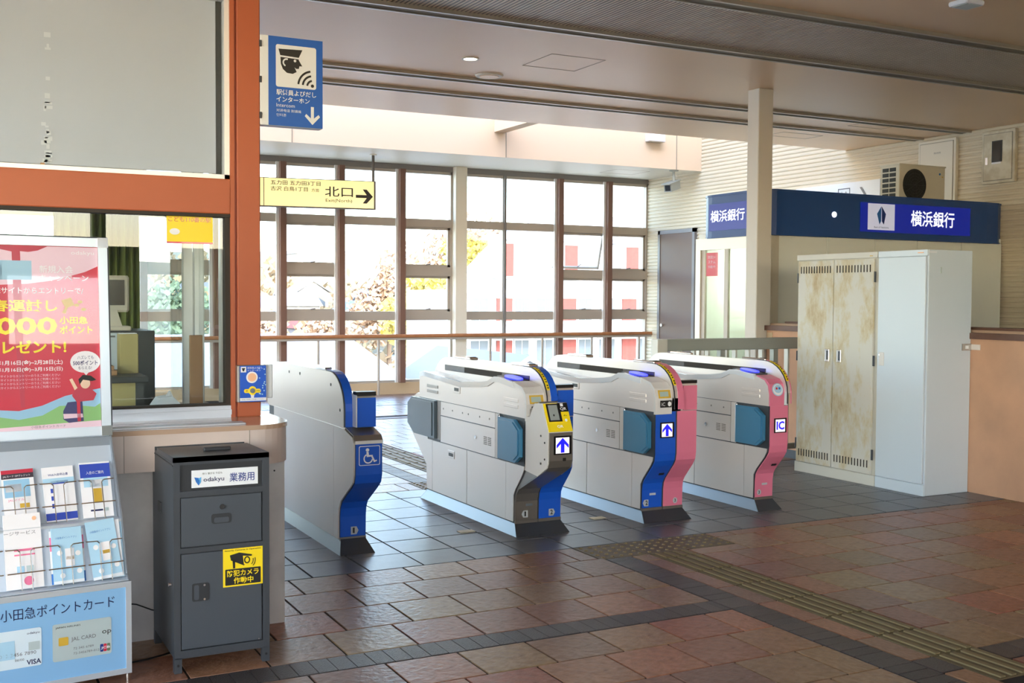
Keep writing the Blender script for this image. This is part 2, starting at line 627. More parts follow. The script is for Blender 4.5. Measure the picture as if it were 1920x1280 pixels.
# slate tiles under the gates, square grid
SB = [5.43, 5.74, 6.045, 6.345, 6.655, 6.98, 7.31, 7.59]
for i in range(7):
    row(SLATE, 'slate_tile', 1.2, 6.83, SB[i], SB[i + 1], 1.687, 0.306)
# tactile guide tiles and warning tiles
BARM = MB().box(-0.013, 0.013, -0.13, 0.13, 0.0, 0.006).build('bar', 'tactile_bar')
bar_me = BARM.data
bpy.data.objects.remove(BARM)
GP = tile_proto('guide_tile', 'tactile')
WP = tile_proto('warning_tile', 'tactile_warn')
def guide(y0, y1):
    g = lay(GP, 'guide_tile', 3.53, 3.785, y0, y1, 0.008, 0.0)
    if g is None:
        return
    sx, sy = g.scale[0], g.scale[1]
    for k in range(4):
        b = bpy.data.objects.new('guide_bar', bar_me)
        COL.objects.link(b)
        b.parent = g
        b.location = ((-0.085 + k * 0.06) / sx, 0, 0)
        b.scale = (1 / sx, (y1 - y0 - 0.02) / 0.26 / sy, 1)
def warning(x0, x1, y0, y1):
    g = lay(WP, 'warning_tile', x0, x1, y0, y1, 0.006, 0.0)
    mb = MB()
    for i in range(5):
        for j in range(5):
            cx = -0.4 + i * 0.2
            cy = -0.4 + j * 0.2
            sx, sy = g.scale[0], g.scale[1]
            vs = []
            for k in range(8):
                a = k * math.pi / 4
                vs.append((cx + 0.013 * math.cos(a) / sx, cy + 0.013 * math.sin(a) / sy, 0))
            for k in range(8):
                a = k * math.pi / 4
                vs.append((cx + 0.008 * math.cos(a) / sx, cy + 0.008 * math.sin(a) / sy, 0.006))
            mb.add(vs, [(k, (k + 1) % 8, 8 + (k + 1) % 8, 8 + k) for k in range(8)] + [tuple(range(8, 16))])
    st = mb.build('stud_grid', 'tactile_bar', g, local=True)
    st['kind'] = 'stuff'
guide(4.985, 5.115)
for i in range(6):
    guide(RB[i + 1], RB[i])
guide(2.82, 3.13)
for k in range(3):
    warning(3.215 + k * 0.308, 3.215 + (k + 1) * 0.308, 5.12, 5.425)
    warning(3.215 + k * 0.308, 3.215 + (k + 1) * 0.308, 7.6, 7.9)
# beyond the gates the same paving runs on to the windows
yy = 7.6
k = 0
while yy < 9.4:
    y1 = yy + 0.308
    j = (1.56, 1.45)[k % 2]
    row(TILE, 'tile', 2.1, 3.21 if k == 0 else 3.25, yy, y1, j, 0.3075)
    row(TILE, 'tile', 4.15 if k == 0 else 3.86, 5.6, yy, y1, j + 0.9, 0.3075)
    if k:
        lay(TILE, 'tile', 3.41, 3.55, yy, y1)
    yy = y1
    k += 1
y_far = yy
y = 7.9
while y < 11.0:
    lay(PAVER, 'paving_brick', 3.255, 3.405, y, y + 0.077, 0.003)
    y += 0.077
y = 7.9
while y < 10.9:
    g = lay(GP, 'guide_tile', 3.56, 3.85, y, y + 0.306, 0.008, 0.0)
    for kk in range(4):
        b = bpy.data.objects.new('guide_bar', bar_me)
        COL.objects.link(b)
        b.parent = g
        b.location = (-0.36 + kk * 0.24, 0, 0)
        b.scale = (1 / g.scale[0], 1.05 / g.scale[1], 1)
    y += 0.308
mb = MB()
k = 0
def far_row(xa, xb, y0, y1, j):
    x = j
    while x < xb:
        a, b = max(x, xa), min(x + 0.3075, xb)
        if b - a > 0.03:
            mb.box(a + 0.004, b - 0.004, y0 + 0.004, y1 - 0.004, -0.012, 0.0)
        x += 0.3075
yy = 7.6
while yy < 15.1:
    j = (1.56, 1.45)[k % 2] - 0.3075 * 30
    if yy < y_far - 0.01:
        far_row(5.6, 10.4, yy, yy + 0.308, j)
        far_row(-3.0, 2.1, yy, yy + 0.308, j)
    elif not (12.1 < yy < 12.35) and yy < 15.0:
        far_row(-3.0, 3.25, yy, yy + 0.308, j)
        far_row(3.41, 3.56 if yy < 10.9 else 10.4, yy, yy + 0.308, j)
        if yy < 10.9:
            far_row(3.86, 10.4, yy, yy + 0.308, j)
    yy += 0.308
    k += 1
ft = mb.build('distant_tiles', 'brown_tile', floor)
ft['kind'] = 'stuff'
MB().box(-3, 10.4, 12.19, 12.34, -0.012, 0.004).build('threshold_strip', 'coping', floor)
MB().box(-3, 10.4, 13.72, 13.78, -0.012, 0.002).build('joint_strip', 'slot_grey', floor)

# ------------------------------------------------------------------ ceiling with its slots and the skylight well
CZ = 3.35
ceiling = struct('ceiling', MB().box(-6.0, 10.5, -6.0, 10.85, CZ + 0.05, CZ + 0.2), 'slot_dark')
slots = [5.86, 6.97, 8.96, 9.65]
edges = [-6.0] + slots + [10.85]
for i in range(5):
    a = edges[i] + (0.07 if i else 0)
    b = edges[i + 1] - (0.07 if i < 4 else 0)
    MB().box(-6.0, 10.5, a, b, CZ, CZ + 0.05).build('ceiling_panel', 'ceiling_ribbed' if i == 1 else 'ceiling', ceiling)
for i, ys in enumerate(slots):
    t = struct('trim_%d' % (i + 1), MB().box(-6.0, 10.49, ys - 0.07, ys + 0.035, CZ - 0.018, CZ + 0.05), 'slot_grey')
    MB().box(-6.0, 10.49, ys - 0.085, ys - 0.062, CZ - 0.026, CZ + 0.0).build('edge_bead', 'rail_alu', t)
    MB().box(-6.0, 10.49, ys + 0.035, ys + 0.058, CZ - 0.026, CZ + 0.02).build('edge_bead', 'rail_alu', t)
struct('ceiling_soffit', MB().box(-6.0, 10.5, 13.9, 15.6, 3.38, 3.55), 'soffit')
well = struct('wall_well_back', MB().box(-6.0, 10.5, 13.9, 14.1, 3.55, 6.4).box(-6.0, 10.5, 13.895, 13.9, 3.38, 6.4), 'well_wall')
struct('wall_well_front', MB().box(-6.0, 10.5, 10.75, 10.85, 3.40, 6.4), 'well_wall')
for x in (4.05, 7.1, 10.0):
    MB().box(x, x + 0.008, 13.888, 13.897, 3.38, 5.5).build('panel_seam', 'slot_grey', well)
beam = struct('trim_5', MB().box(6.92, 7.09, 10.85, 13.9, 3.72, 3.98), 'well_wall')
struct('ceiling_roof', MB().box(-6.5, 10.9, -6.5, 10.75, 5.2, 5.3), 'soffit')
# outlines of hatches in the ceiling
def hatch(x0, x1, y0, y1, z, n):
    mb = MB()
    t = 0.005
    mb.box(x0, x1, y0, y0 + t, z - 0.002, z + 0.01).box(x0, x1, y1 - t, y1, z - 0.002, z + 0.01)
    mb.box(x0, x0 + t, y0, y1, z - 0.002, z + 0.01).box(x1 - t, x1, y0, y1, z - 0.002, z + 0.01)
    return struct('trim_%d' % n, mb, 'hatch_line')
hatch(4.35, 4.85, 7.72, 8.22, CZ, 6)
hatch(0.9, 1.7, 6.1, 6.6, CZ, 7)
hatch(9.2, 9.8, 14.3, 14.8, 3.38, 8)
hatch(9.0, 9.5, 9.05, 9.3, CZ, 9)
hatch(8.7, 9.3, 10.0, 10.3, CZ, 10)

# ------------------------------------------------------------------ right side: corrugated wall, low pink wall
def corrugated(y0, y1, z0, z1):
    mb = MB()
    pitch = 0.056
    n = int((z1 - z0) / pitch)
    pts = []
    for i in range(n):
        z = z0 + i * pitch
        for dz, dx in ((0.0, 0.0), (0.012, -0.012), (0.034, -0.012), (0.046, 0.0)):
            pts.append((10.48 + dx, z + dz))
    pts.append((10.48, z0 + n * pitch))
    vs = [(x, y0, z) for x, z in pts] + [(x, y1, z) for x, z in pts]
    m = len(pts)
    mb.add(vs, [(i, i + 1, m + i + 1, m + i) for i in range(m - 1)])
    mb.box(10.485, 10.7, y0, y1, z0, z1)
    return mb
wall_right = struct('wall_right', corrugated(-6.0, 15.35, 0.0, 6.4), 'corrugated')
# low wall with coping
low = struct('wall_low', MB().box(6.82, 7.02, -2.0, 8.03, 0.0, 1.14), 'pink_wall')
MB().box(6.80, 7.06, -2.0, 8.045, 1.14, 1.185).build('coping', 'coping', low)
MB().box(6.86, 7.04, -2.0, 8.03, 1.185, 1.205).build('coping_board', 'coping_light', low)
MB().box(6.92, 7.08, -2.0, 7.9, 1.205, 1.222).build('coping_cap', 'coping', low)
struct('baseboard_low', MB().box(6.808, 6.82, 7.1, 8.03, 0.0, 0.075), 'steel_dark')
MB().box(6.815, 6.83, 7.95, 8.02, 1.03, 1.12).build('chipped_patch', 'sill_tan', low)
# brown door in the corrugated wall
d1 = struct('door_1', MB().box(10.43, 10.475, 14.04, 14.90, 0.0, 2.46), 'door_brown')
mb = MB().box(10.42, 10.49, 13.98, 14.04, 0, 2.52).box(10.42, 10.49, 14.90, 14.96, 0, 2.52).box(10.42, 10.49, 13.98, 14.96, 2.46, 2.52)
mb.build('door_frame', 'alu_dark', d1)
MB().cyl((10.40, 14.82, 1.0), (10.43, 14.82, 1.0), 0.025, 10).build('door_handle', 'chrome', d1)

# ------------------------------------------------------------------ free column
struct('column', MB().bbox(6.70, 6.87, 8.04, 8.20, 0.0, CZ, 0.006), 'column_paint')

# ------------------------------------------------------------------ window wall
WY = 15.35
struct('wall_window_base', MB().box(-3.2, 10.5, WY - 0.06, WY + 0.15, 0.0, 0.17), 'sill_tan')
struct('wall_window_head', MB().box(-3.2, 10.5, WY - 0.03, WY + 0.2, 3.30, 3.40), 'alu_dark')
wc = struct('wall_window_column', MB().bbox(6.94, 7.13, WY - 0.14, WY + 0.12, 0.0, 3.38, 0.006), 'panel_cream')
BX = [-3.2, -2.25, -1.3, -0.4, 0.55, 1.5, 2.45, 3.40, 4.32, 5.17, 6.10, 6.94, None, 7.13, 7.82, 8.77, 9.68, 10.47]
T3, T2, T1 = (1.085, 1.215), (1.745, 1.88), (2.47, 2.59)
nwin = 0
ops = {8, 10, 15, 16}
def pane(x0, x1, z0, z1, par, y=None):
    y = WY + 0.03 if y is None else y
    return MB().box(x0, x1, y - 0.003, y + 0.003, z0, z1).build('pane', 'glass', par)
for i in range(len(BX) - 1):
    a, b = BX[i], BX[i + 1]
    if a is None or b is None:
        continue
    nwin += 1
    op = i in ops or (i < 7 and i % 2 == 0)
    mb = MB()
    e = 0.03
    mb.box(a, a + e, WY - 0.02, WY + 0.06, 0.17, 3.30).box(b - e, b, WY - 0.02, WY + 0.06, 0.17, 3.30)
    mb.box(a, b, WY - 0.02, WY + 0.06, 0.17, 0.205).box(a, b, WY - 0.02, WY + 0.06, 3.26, 3.30)
    for t in (T3, T1):
        mb.box(a, b, WY - 0.025, WY + 0.07, t[0], t[1])
    if op:
        mb.box(a, b, WY - 0.025, WY + 0.07, T2[0], T2[1])
    wo = struct('window_%d' % nwin, mb, 'alu_frame')
    pane(a + e, b - e, 0.205, T3[0], wo)
    pane(a + e, b - e, T1[1], 3.26, wo)
    if not op:
        pane(a + e, b - e, T3[1], T1[0], wo)
    else:
        for (z0, z1) in ((T3[1], T2[0]), (T2[1], T1[0])):
            s = 0.035
            tilt = (i == 15 and z1 > 2)
            sash = MB()
            x0, x1 = a + e, b - e
            sash.box(x0, x0 + s, -0.02, 0.03, z0 - z1, 0).box(x1 - s, x1, -0.02, 0.03, z0 - z1, 0)
            sash.box(x0, x1, -0.02, 0.03, z0 - z1, z0 - z1 + s).box(x0, x1, -0.02, 0.03, -s, 0)
            so = sash.build('sash', 'alu_frame', wo, local=True)
            so.location = (0, WY + 0.03, z1)
            gl = MB().box(x0 + s, x1 - s, -0.003, 0.003, z0 - z1 + s, -s).build('pane', 'glass', so, local=True)
            cx = (x0 + x1) / 2
            MB().cyl((cx, -0.03, z0 - z1 + 0.03), (cx + 0.06, -0.06, z0 - z1 + 0.10 if tilt else z0 - z1 + 0.045), 0.008, 8).build('latch', 'alu_dark', so, local=True)
            if tilt:
                so.rotation_euler = (math.radians(16), 0, 0)
# dark mullions in front of the glazing
for n, x in enumerate((-2.25, -1.3, -0.4, 0.55, 1.5, 2.45, 3.40, 4.32, 5.17, 6.10, 8.77, 9.68)):
    o = struct('trim_%d' % (11 + n), MB().bbox(x - 0.045, x + 0.045, WY - 0.13, WY - 0.02, 0.17, 3.30, 0.004), 'mullion')
    MB().box(x - 0.085, x - 0.045, WY - 0.06, WY - 0.015, 0.17, 3.30).build('mullion_edge', 'white_alu', o)
struct('trim_30', MB().box(7.80, 7.84, WY - 0.05, WY + 0.04, 0.17, 3.3), 'alu_dark')

# wooden handrail on metal posts along the windows
hr = thing('handrail', (5.7, 15.2, 0.0), 'wooden handrail on slim metal posts running along the big windows', 'handrail')
MB().bbox(-3.2, 10.6, 15.165, 15.225, 0.835, 0.885, 0.012).build('rail', 'wood_rail', hr)
MB().box(-3.2, 10.6, 15.18, 15.21, 0.80, 0.835).build('under_rail', 'alu_frame', hr)
x = 4.81 - 0.905 * 8
while x < 10.5:
    if not 6.4 < x < 7.3:
        MB().cyl((x, 15.2, 0.0), (x, 15.2, 0.80), 0.019, 10).build('post', 'alu_frame', hr)
    x += 0.9046

# ------------------------------------------------------------------ behind the photographer: wall with high openings to the open platforms
wb = MB()
wb.box(-6.0, 10.5, -6.2, -6.0, 0.0, 2.05)
wb.box(-6.0, 10.5, -6.2, -6.0, 3.0, 3.4).box(4.4, 10.5, -6.2, -6.0, 2.05, 3.0)
xs = [-6.0, -4.6, -2.9, -1.2, 0.5, 2.0, 3.0, 4.4, 6.1, 7.8, 9.2, 10.5]
for x in xs:
    wb.box(x - 0.09, x + 0.09, -6.2, -6.0, 1.15, 3.0)
wb.box(-6.0, 10.5, -6.16, -6.04, 2.02, 2.10)
struct('wall_back', wb, 'office_wall')
wl = MB().box(-2.8, -2.6, -6.0, 4.62, 0.0, 0.3).box(-2.8, -2.6, -6.0, 4.62, 3.2, 3.4)
for y in (-6.0, -3.3, -0.6, 2.1, 4.55):
    wl.box(-2.8, -2.6, y - 0.06, y + 0.06, 0.3, 3.2)
struct('wall_left', wl, 'office_wall')
struct('ceiling_sun_block', MB().box(-6.0, 10.9, -9.2, -6.2, 3.5, 3.6), 'soffit')  # unseen slab added to keep direct sun out of the back openings
# ================================================================== TICKET GATES
GY = 6.555                                       # middle of the gates along y
def my(pts):                                     # mirror a (y, z) profile front to back
    return [(2 * GY - y, z) for y, z in pts][::-1]
FRONT_S = [(5.89, 0.085), (5.888, 0.20), (5.880, 0.245), (5.862, 0.275), (5.775, 0.372), (5.753, 0.405), (5.745, 0.45), (5.745, 0.715)]
LOWER = [(5.893, 0.07)] + [(y + 0.004, z) for y, z in FRONT_S] + [(2 * GY - y - 0.004, z) for y, z in FRONT_S[::-1]] + [(2 * GY - 5.893, 0.07)]
DECK = [(5.752, 0.715), (5.752, 0.79), (5.765, 0.85), (5.80, 0.885), (5.90, 0.912), (6.10, 0.934), (6.16, 0.931), (6.25, 0.898), (6.34, 0.886),
        (6.66, 0.862), (7.28, 0.897), (7.345, 0.888), (7.362, 0.865), (7.362, 0.715)]
def arch(y0, y1, ztop, zbot, r):
    p = [(y0, zbot)]
    for k in range(9):
        a = math.radians(180 - 90 * k / 8)
        p.append((y0 + r + r * math.cos(a), ztop - r * 0.85 + r * 0.85 * math.sin(a)))
    for k in range(9):
        a = math.radians(90 - 90 * k / 8)
        p.append((y1 - r + r * math.cos(a), ztop - r * 0.85 + r * 0.85 * math.sin(a)))
    p.append((y1, zbot))
    return p
HOOD = arch(5.715, 2 * GY - 5.715, 1.005, 0.80, 0.24)

def house_label(pl, x, y, s, num, par, m='grey_label', left=True):
    """number plate with a point on one side"""
    d = 1 if left else -1
    pts = [(x - d * s * 0.62, y), (x - d * s * 0.35, y + s * 0.5), (x + d * s * 0.4, y + s * 0.5), (x + d * s * 0.4, y - s * 0.5), (x - d * s * 0.35, y - s * 0.5)]
    o = pl.poly(pts, m, 'number_plate', 0.002, parent=par)
    pl.text(num, x - s * 0.17, y - s * 0.32, h=s * 0.7, w=s * (0.26 if num == '1' else 0.42), m='ink_black', off=0.0035, parent=o, bold=0.03)

def led(pl, cx, cy, s, what, par):
    f = pl.rect(cx - s * 0.62, cy - s * 0.58, cx + s * 0.62, cy + s * 0.58, 'black_gloss', 'display', 0.004, 0.004, parent=par)
    pl.rect(cx - s * 0.5, cy - s * 0.5, cx + s * 0.46, cy + s * 0.48, 'led_back', 'display_field', 0.005, parent=f)
    if what == 'IC':
        pl.text('IC', cx - s * 0.42, cy - s * 0.34, w=s * 0.8, h=s * 0.68, m='led_blue', off=0.006, parent=f, bold=0.035)
    else:
        a = s * 0.46
        pts = [(0, a), (a * 0.95, a * 0.06), (a * 0.95, -a * 0.42), (a * 0.28, a * 0.2), (a * 0.28, -a), (-a * 0.28, -a), (-a * 0.28, a * 0.2), (-a * 0.95, -a * 0.42), (-a * 0.95, a * 0.06)]
        pl.poly([(cx - s * 0.02 + x, cy + y) for x, y in pts], 'led_blue', 'arrow', 0.006, parent=f)

def vents(par, x, y0, y1, z, m='chrome'):
    for dz in (0.0, 0.036):
        MB().bbox(x - 0.004, x + 0.002, y0, y1, z + dz, z + dz + 0.02, 0.002).build('vent_slot', m, par)

def latch(par, x, y, z):
    MB().bbox(x - 0.004, x + 0.002, y - 0.055, y + 0.055, z - 0.026, z + 0.026, 0.003).build('latch_plate', 'steel', par)
    MB().box(x - 0.006, x, y - 0.035, y + 0.03, z - 0.012, z + 0.01).build('latch_slot', 'black', par)

def flap(par, x, y0, y1, z0, z1, m, tip):
    """padded door leaf folded flat against the side of the gate, its tip cut back"""
    c = 0.05
    if tip == 'front':
        pts = [(y1, z0), (y1, z1), (y0 + c * 1.6, z1), (y0, z1 - c), (y0, z0 + c * 0.8), (y0 + c * 1.2, z0)]
    else:
        pts = [(y0, z0), (y0, z1), (y1 - c * 1.6, z1), (y1, z1 - c), (y1, z0 + c * 1.3), (y1 - c * 2.4, z0)]
    o = MB().prism(pts, 'x', x - 0.028, x - 0.004).build('flap', m, par)
    cy = sum(p[0] for p in pts) / len(pts)
    cz = sum(p[1] for p in pts) / len(pts)
    ins = [(cy + (p[0] - cy) * 0.88, cz + (p[1] - cz) * 0.88) for p in pts]
    MB().prism(ins, 'x', x - 0.034, x - 0.027).build('flap_pad', m, o)
    return o

def bent_panel(par, name, line, x0, x1, m, t=0.005):
    return MB().sheet([(y, z) for y, z in line], 'x', x0, x1, t).build(name, m, par)

def skirt(par, x0, x1, y0=5.893, y1=None):
    y1 = 2 * GY - y0 if y1 is None else y1
    f = 0.022
    vs = [(x0 - f, y0 - 0.075, 0), (x1 + f, y0 - 0.075, 0), (x1 + f, y1 + 0.075, 0), (x0 - f, y1 + 0.075, 0),
          (x0 + 0.008, y0 + 0.004, 0.075), (x1 - 0.008, y0 + 0.004, 0.075), (x1 - 0.008, y1 - 0.004, 0.075), (x0 + 0.008, y1 - 0.004, 0.075)]
    b = MB().add(vs, [(0, 3, 2, 1), (4, 5, 6, 7), (1, 2, 6, 5), (3, 0, 4, 7)]).build('skirt', 'steel_blue', par)
    e = 0.002
    MB().add([(vs[0][0] + 0.004, vs[0][1] - e, 0), (vs[1][0], vs[1][1] - e, 0), (vs[5][0], vs[5][1] - e, 0.075), (vs[4][0], vs[4][1] - e, 0.075)],
             [(0, 1, 2, 3)]).build('skirt_front', 'steel_dark', b)
    MB().add([(vs[3][0], vs[3][1] + e, 0), (vs[2][0], vs[2][1] + e, 0), (vs[6][0], vs[6][1] + e, 0.075), (vs[7][0], vs[7][1] + e, 0.075)],
             [(3, 2, 1, 0)]).build('skirt_back', 'steel_dark', b)
    return b

def side_panels(par, x, s, qr=False):
    """the separate sheet-metal panels of a gate's side; s = -1 for the side towards -x"""
    t = 0.004
    a, b = (x - t, x + 0.001) if s < 0 else (x - 0.001, x + t)
    g = 0.0032
    def P(y0, y1, z0, z1):
        MB().box(a, b, y0 + g, y1 - g, z0 + g, z1 - g).build('side_panel', 'steel', par)
    P(6.14, 6.98, 0.616, 0.715)
    P(6.14, 6.98, 0.432, 0.616)
    P(5.99, 6.55, 0.075, 0.432)
    P(6.55, 7.12, 0.075, 0.432)
    front = [(5.99, 0.075 + g), (5.99, 0.43), (5.757, 0.43), (5.76, 0.41), (5.785, 0.372), (5.868, 0.28), (5.893, 0.24), (5.897, 0.08)]
    MB().prism(front, 'x', a, b).build('side_panel', 'steel', par)
    MB().prism([(2 * GY - y, z) for y, z in front], 'x', a, b).build('side_panel', 'steel', par)
    MB().box(a - 0.002, b, 6.085, 6.135, 0.435, 0.712).build('hinge_cover', 'plastic_white', par)
    MB().cyl((x + s * 0.012, 6.07, 0.44), (x + s * 0.012, 6.07, 0.71), 0.008, 10).build('hinge_rod', 'chrome', par)
    MB().box(a - 0.002, b, 6.985, 7.03, 0.445, 0.712).build('hinge_cover', 'plastic_white', par)
    # speaker slots and a lock
    for k in range(2):
        for j in range(5):
            MB().box(a - 0.0015, b, 6.30 - k * 0.06 - 0.045, 6.30 - k * 0.06, 0.50 + j * 0.011, 0.505 + j * 0.011).build('speaker_slot', 'slot_grey', par)
    MB().cyl((x + s * 0.001, 6.42, 0.53), (x + s * 0.007, 6.42, 0.53), 0.012, 12).build('lock', 'chrome', par)
    for y in (6.93, 6.78, 6.62, 6.53, 6.36, 6.22):
        MB().cyl((x + s * 0.003, y, 0.667), (x + s * 0.006, y, 0.667), 0.006, 8).build('screw', 'steel_grey', par)

def reader_deck(par, x0, x1, front=True, kind='full', face='gate_blue'):
    """the half of a gate that takes the cards: deck, nose, reader, little screen"""
    pr = DECK if front else my(DECK)
    MB().prism(pr, 'x', x0, x1).build('deck', 'steel', par)
    if not front:
        return
    # clear rim along the side of the deck
    rim = [(y, z + 0.006) for y, z in DECK[4:12]] + [(y, z - 0.028) for y, z in DECK[4:12]][::-1]
    MB().prism(rim, 'x', x0 - 0.006, x0 + 0.012).build('deck_rim', 'plastic_clear', par)
    # blue-lit touch reader on the slope
    mb = MB()
    cx, cy = (x0 + x1) / 2 + 0.005, 6.03
    n = 24
    vs, vs2 = [], []
    for i in range(n):
        a = 2 * math.pi * i / n
        px, py = cx + 0.047 * math.cos(a), cy + 0.085 * math.sin(a)
        z = 0.912 + (py - 5.90) * 0.11
        vs.append((px, py, z + 0.002))
        vs2.append((px, py, z + 0.014))
    mb.add(vs + vs2, [tuple(range(n, 2 * n))] + [(i, (i + 1) % n, n + (i + 1) % n, n + i) for i in range(n)])
    MB().prism([(5.91, 0.911), (5.91, 0.921), (6.15, 0.945), (6.15, 0.930)], 'x', x0 + 0.012, x1 - 0.004).build('reader_bed', 'black', par)
    mb.build('touch_reader', 'reader_glow', par)
    vents(par, x0, 5.84, 6.03, 0.765, 'steel')
    vents(par, x0, 7.03, 7.22, 0.76, 'steel_grey')
    latch(par, x0, 6.72, 0.815)
    if kind == 'full':
        nose = [(5.735, 0.70), (5.732, 0.80), (5.748, 0.862), (5.79, 0.898), (5.905, 0.924), (5.905, 0.908), (5.80, 0.88), (5.765, 0.85), (5.752, 0.79), (5.752, 0.70)]
        MB().prism(nose, 'x', x0 - 0.003, x1 - 0.002).build('nose_cover', 'plastic_white', par)
        # little status screen on the round of the nose
        o = Vector((x0, 5.733, 0.80))
        up = Vector((0, 0.016, 0.062))
        pl = Pl((x0, 5.731, 0.797), (1, 0, 0), up, par)
        pl.rect(0.02, 0.004, x1 - x0 - 0.012, 0.056, 'gold', 'screen_frame', 0.003, 0.003)
        pl.rect(0.03, 0.014, x1 - x0 - 0.03, 0.046, 'lcd', 'status_screen', 0.004)
        pl2 = Pl((x0, 5.729, 0.735), (1, 0, 0), (0, 0.002, 0.06), par)
        s = pl2.rect(0.03, 0.008, x1 - x0 - 0.01, 0.052, 'black', 'slot_sign', 0.004, 0.004)
        pl2.text('IC', 0.037, 0.018, h=0.022, m='paper_white', off=0.0055, parent=s)
        pl2.ell(x1 - x0 - 0.027, 0.03, 0.013, 0.015, 'paper_white', 'slot_symbol', 0.0055, parent=s)
    else:
        nose = [(5.742, 0.715), (5.740, 0.80), (5.752, 0.862), (5.79, 0.893), (5.88, 0.914), (5.88, 0.906), (5.80, 0.88), (5.765, 0.85), (5.752, 0.79), (5.752, 0.715)]
        MB().prism(nose, 'x', x0 + 0.004, x1).build('nose_cover', face, par)
        pl = Pl((x0 + 0.008, 5.738, 0.782), (1, 0, 0), (0, 0.014, 0.07), par)
        st = pl.ell(0.06, 0.042, 0.046, 0.043, 'paper_sky', 'round_sticker', 0.004, 0.002)
        pl.ell(0.06, 0.042, 0.04, 0.037, 'paper_white', 'sticker_field', 0.005, parent=st)
        pl.ell(0.062, 0.046, 0.032, 0.027, 'paper_sky', 'sticker_centre', 0.0058, parent=st)
        pl.ell(0.05, 0.05, 0.008, 0.008, 'poster_red', 'sticker_dot', 0.0066, parent=st)
        pl.ell(0.074, 0.05, 0.008, 0.008, 'logo_blue', 'sticker_dot', 0.0066, parent=st)

def hood(par, x0, x1, c_front, flush_left=False):
    h = MB().prism(HOOD, 'x', x0, x1).build('sensor_hood', 'steel', par)
    if not flush_left:
        MB().bbox(x0 - 0.003, x0 + 0.004, 5.93, 7.19, 0.912, 0.952, 0.002).build('sensor_window', 'dark_window', par)
        MB().box(x0 - 0.005, x0, 6.30, 6.86, 0.914, 0.950).build('sensor_insert', 'slot_dark', par)
    MB().bbox(x1 - 0.004, x1 + 0.003, 5.93, 7.19, 0.912, 0.952, 0.002).build('sensor_window', 'dark_window', par)
    # coloured band over the front of the hood with a yellow caution strip
    line = HOOD[0:10]
    line = [(5.715, 0.73)] + line[1:10] + [(6.02, 1.006)]
    bent_panel(par, 'hood_band', line, x0 + 0.030, x1 - 0.002, c_front, 0.004)
    st = bent_panel(par, 'caution_strip', line[3:9], x0 + 0.010, x0 + 0.028, 'yellow', 0.005)
    for k in range(3, 8):
        p, q = Vector(line[k]), Vector(line[k + 1])
        d = (q - p)
        n = Vector((-d.y, d.x)).normalized()
        for j in (0.2, 0.6):
            a = p + d * j + n * 0.006
            b = p + d * (j + 0.22) + n * 0.006
            MB().add([(x0 + 0.014, a.x, a.y), (x0 + 0.024, a.x, a.y), (x0 + 0.024, b.x, b.y), (x0 + 0.014, b.x, b.y)], [(0, 1, 2, 3)]).build('caution_print', 'ink_black', st)
    bent_panel(par, 'hood_edge', line, x0 - 0.001, x0 + 0.007, 'steel_dark', 0.003)
    for y0, y1 in ((5.95, 6.20), (6.79, 7.06)):
        c = MB().bbox(x0 + 0.006, x1 - 0.006, y0, y1, 1.004, 1.020, 0.006).build('indicator_bar', 'chrome', par)
        MB().box(x0 + 0.012, x1 - 0.012, y0 + 0.02, y0 + 0.06, 1.019, 1.0225).build('indicator_lens', 'steel_dark', c)

def exit_half_front(par, x0, x1, colour, upper=True):
    """front of the half whose reader faces away: coloured s-curve below, coloured box above"""
    if upper:
        bent_panel(par, 'front_box_panel', [(5.744, 0.72), (5.744, 0.875)], x0 + 0.012, x1 - 0.004, colour, 0.005)
        MB().box(x0 + 0.004, x1 - 0.002, 5.742, 5.80, 0.888, 0.908).build('front_box_cap', 'black', par)

def front_curve(par, x0, x1, colour, line=None):
    ln = line or FRONT_S
    MB().sheet(ln, 'x', x0 + 0.006, x1 - 0.006, 0.006).build('front_panel', colour, par)
    MB().box(x0 + 0.003, x1 - 0.003, ln[0][0] - 0.008, ln[0][0] + 0.004, 0.066, 0.084).build('front_kick', 'steel_grey', par)

def front_face(x0, par, y=5.737, z=0.0):
    return Pl((x0, y, z), (1, 0, 0), (0, 0, 1), par)

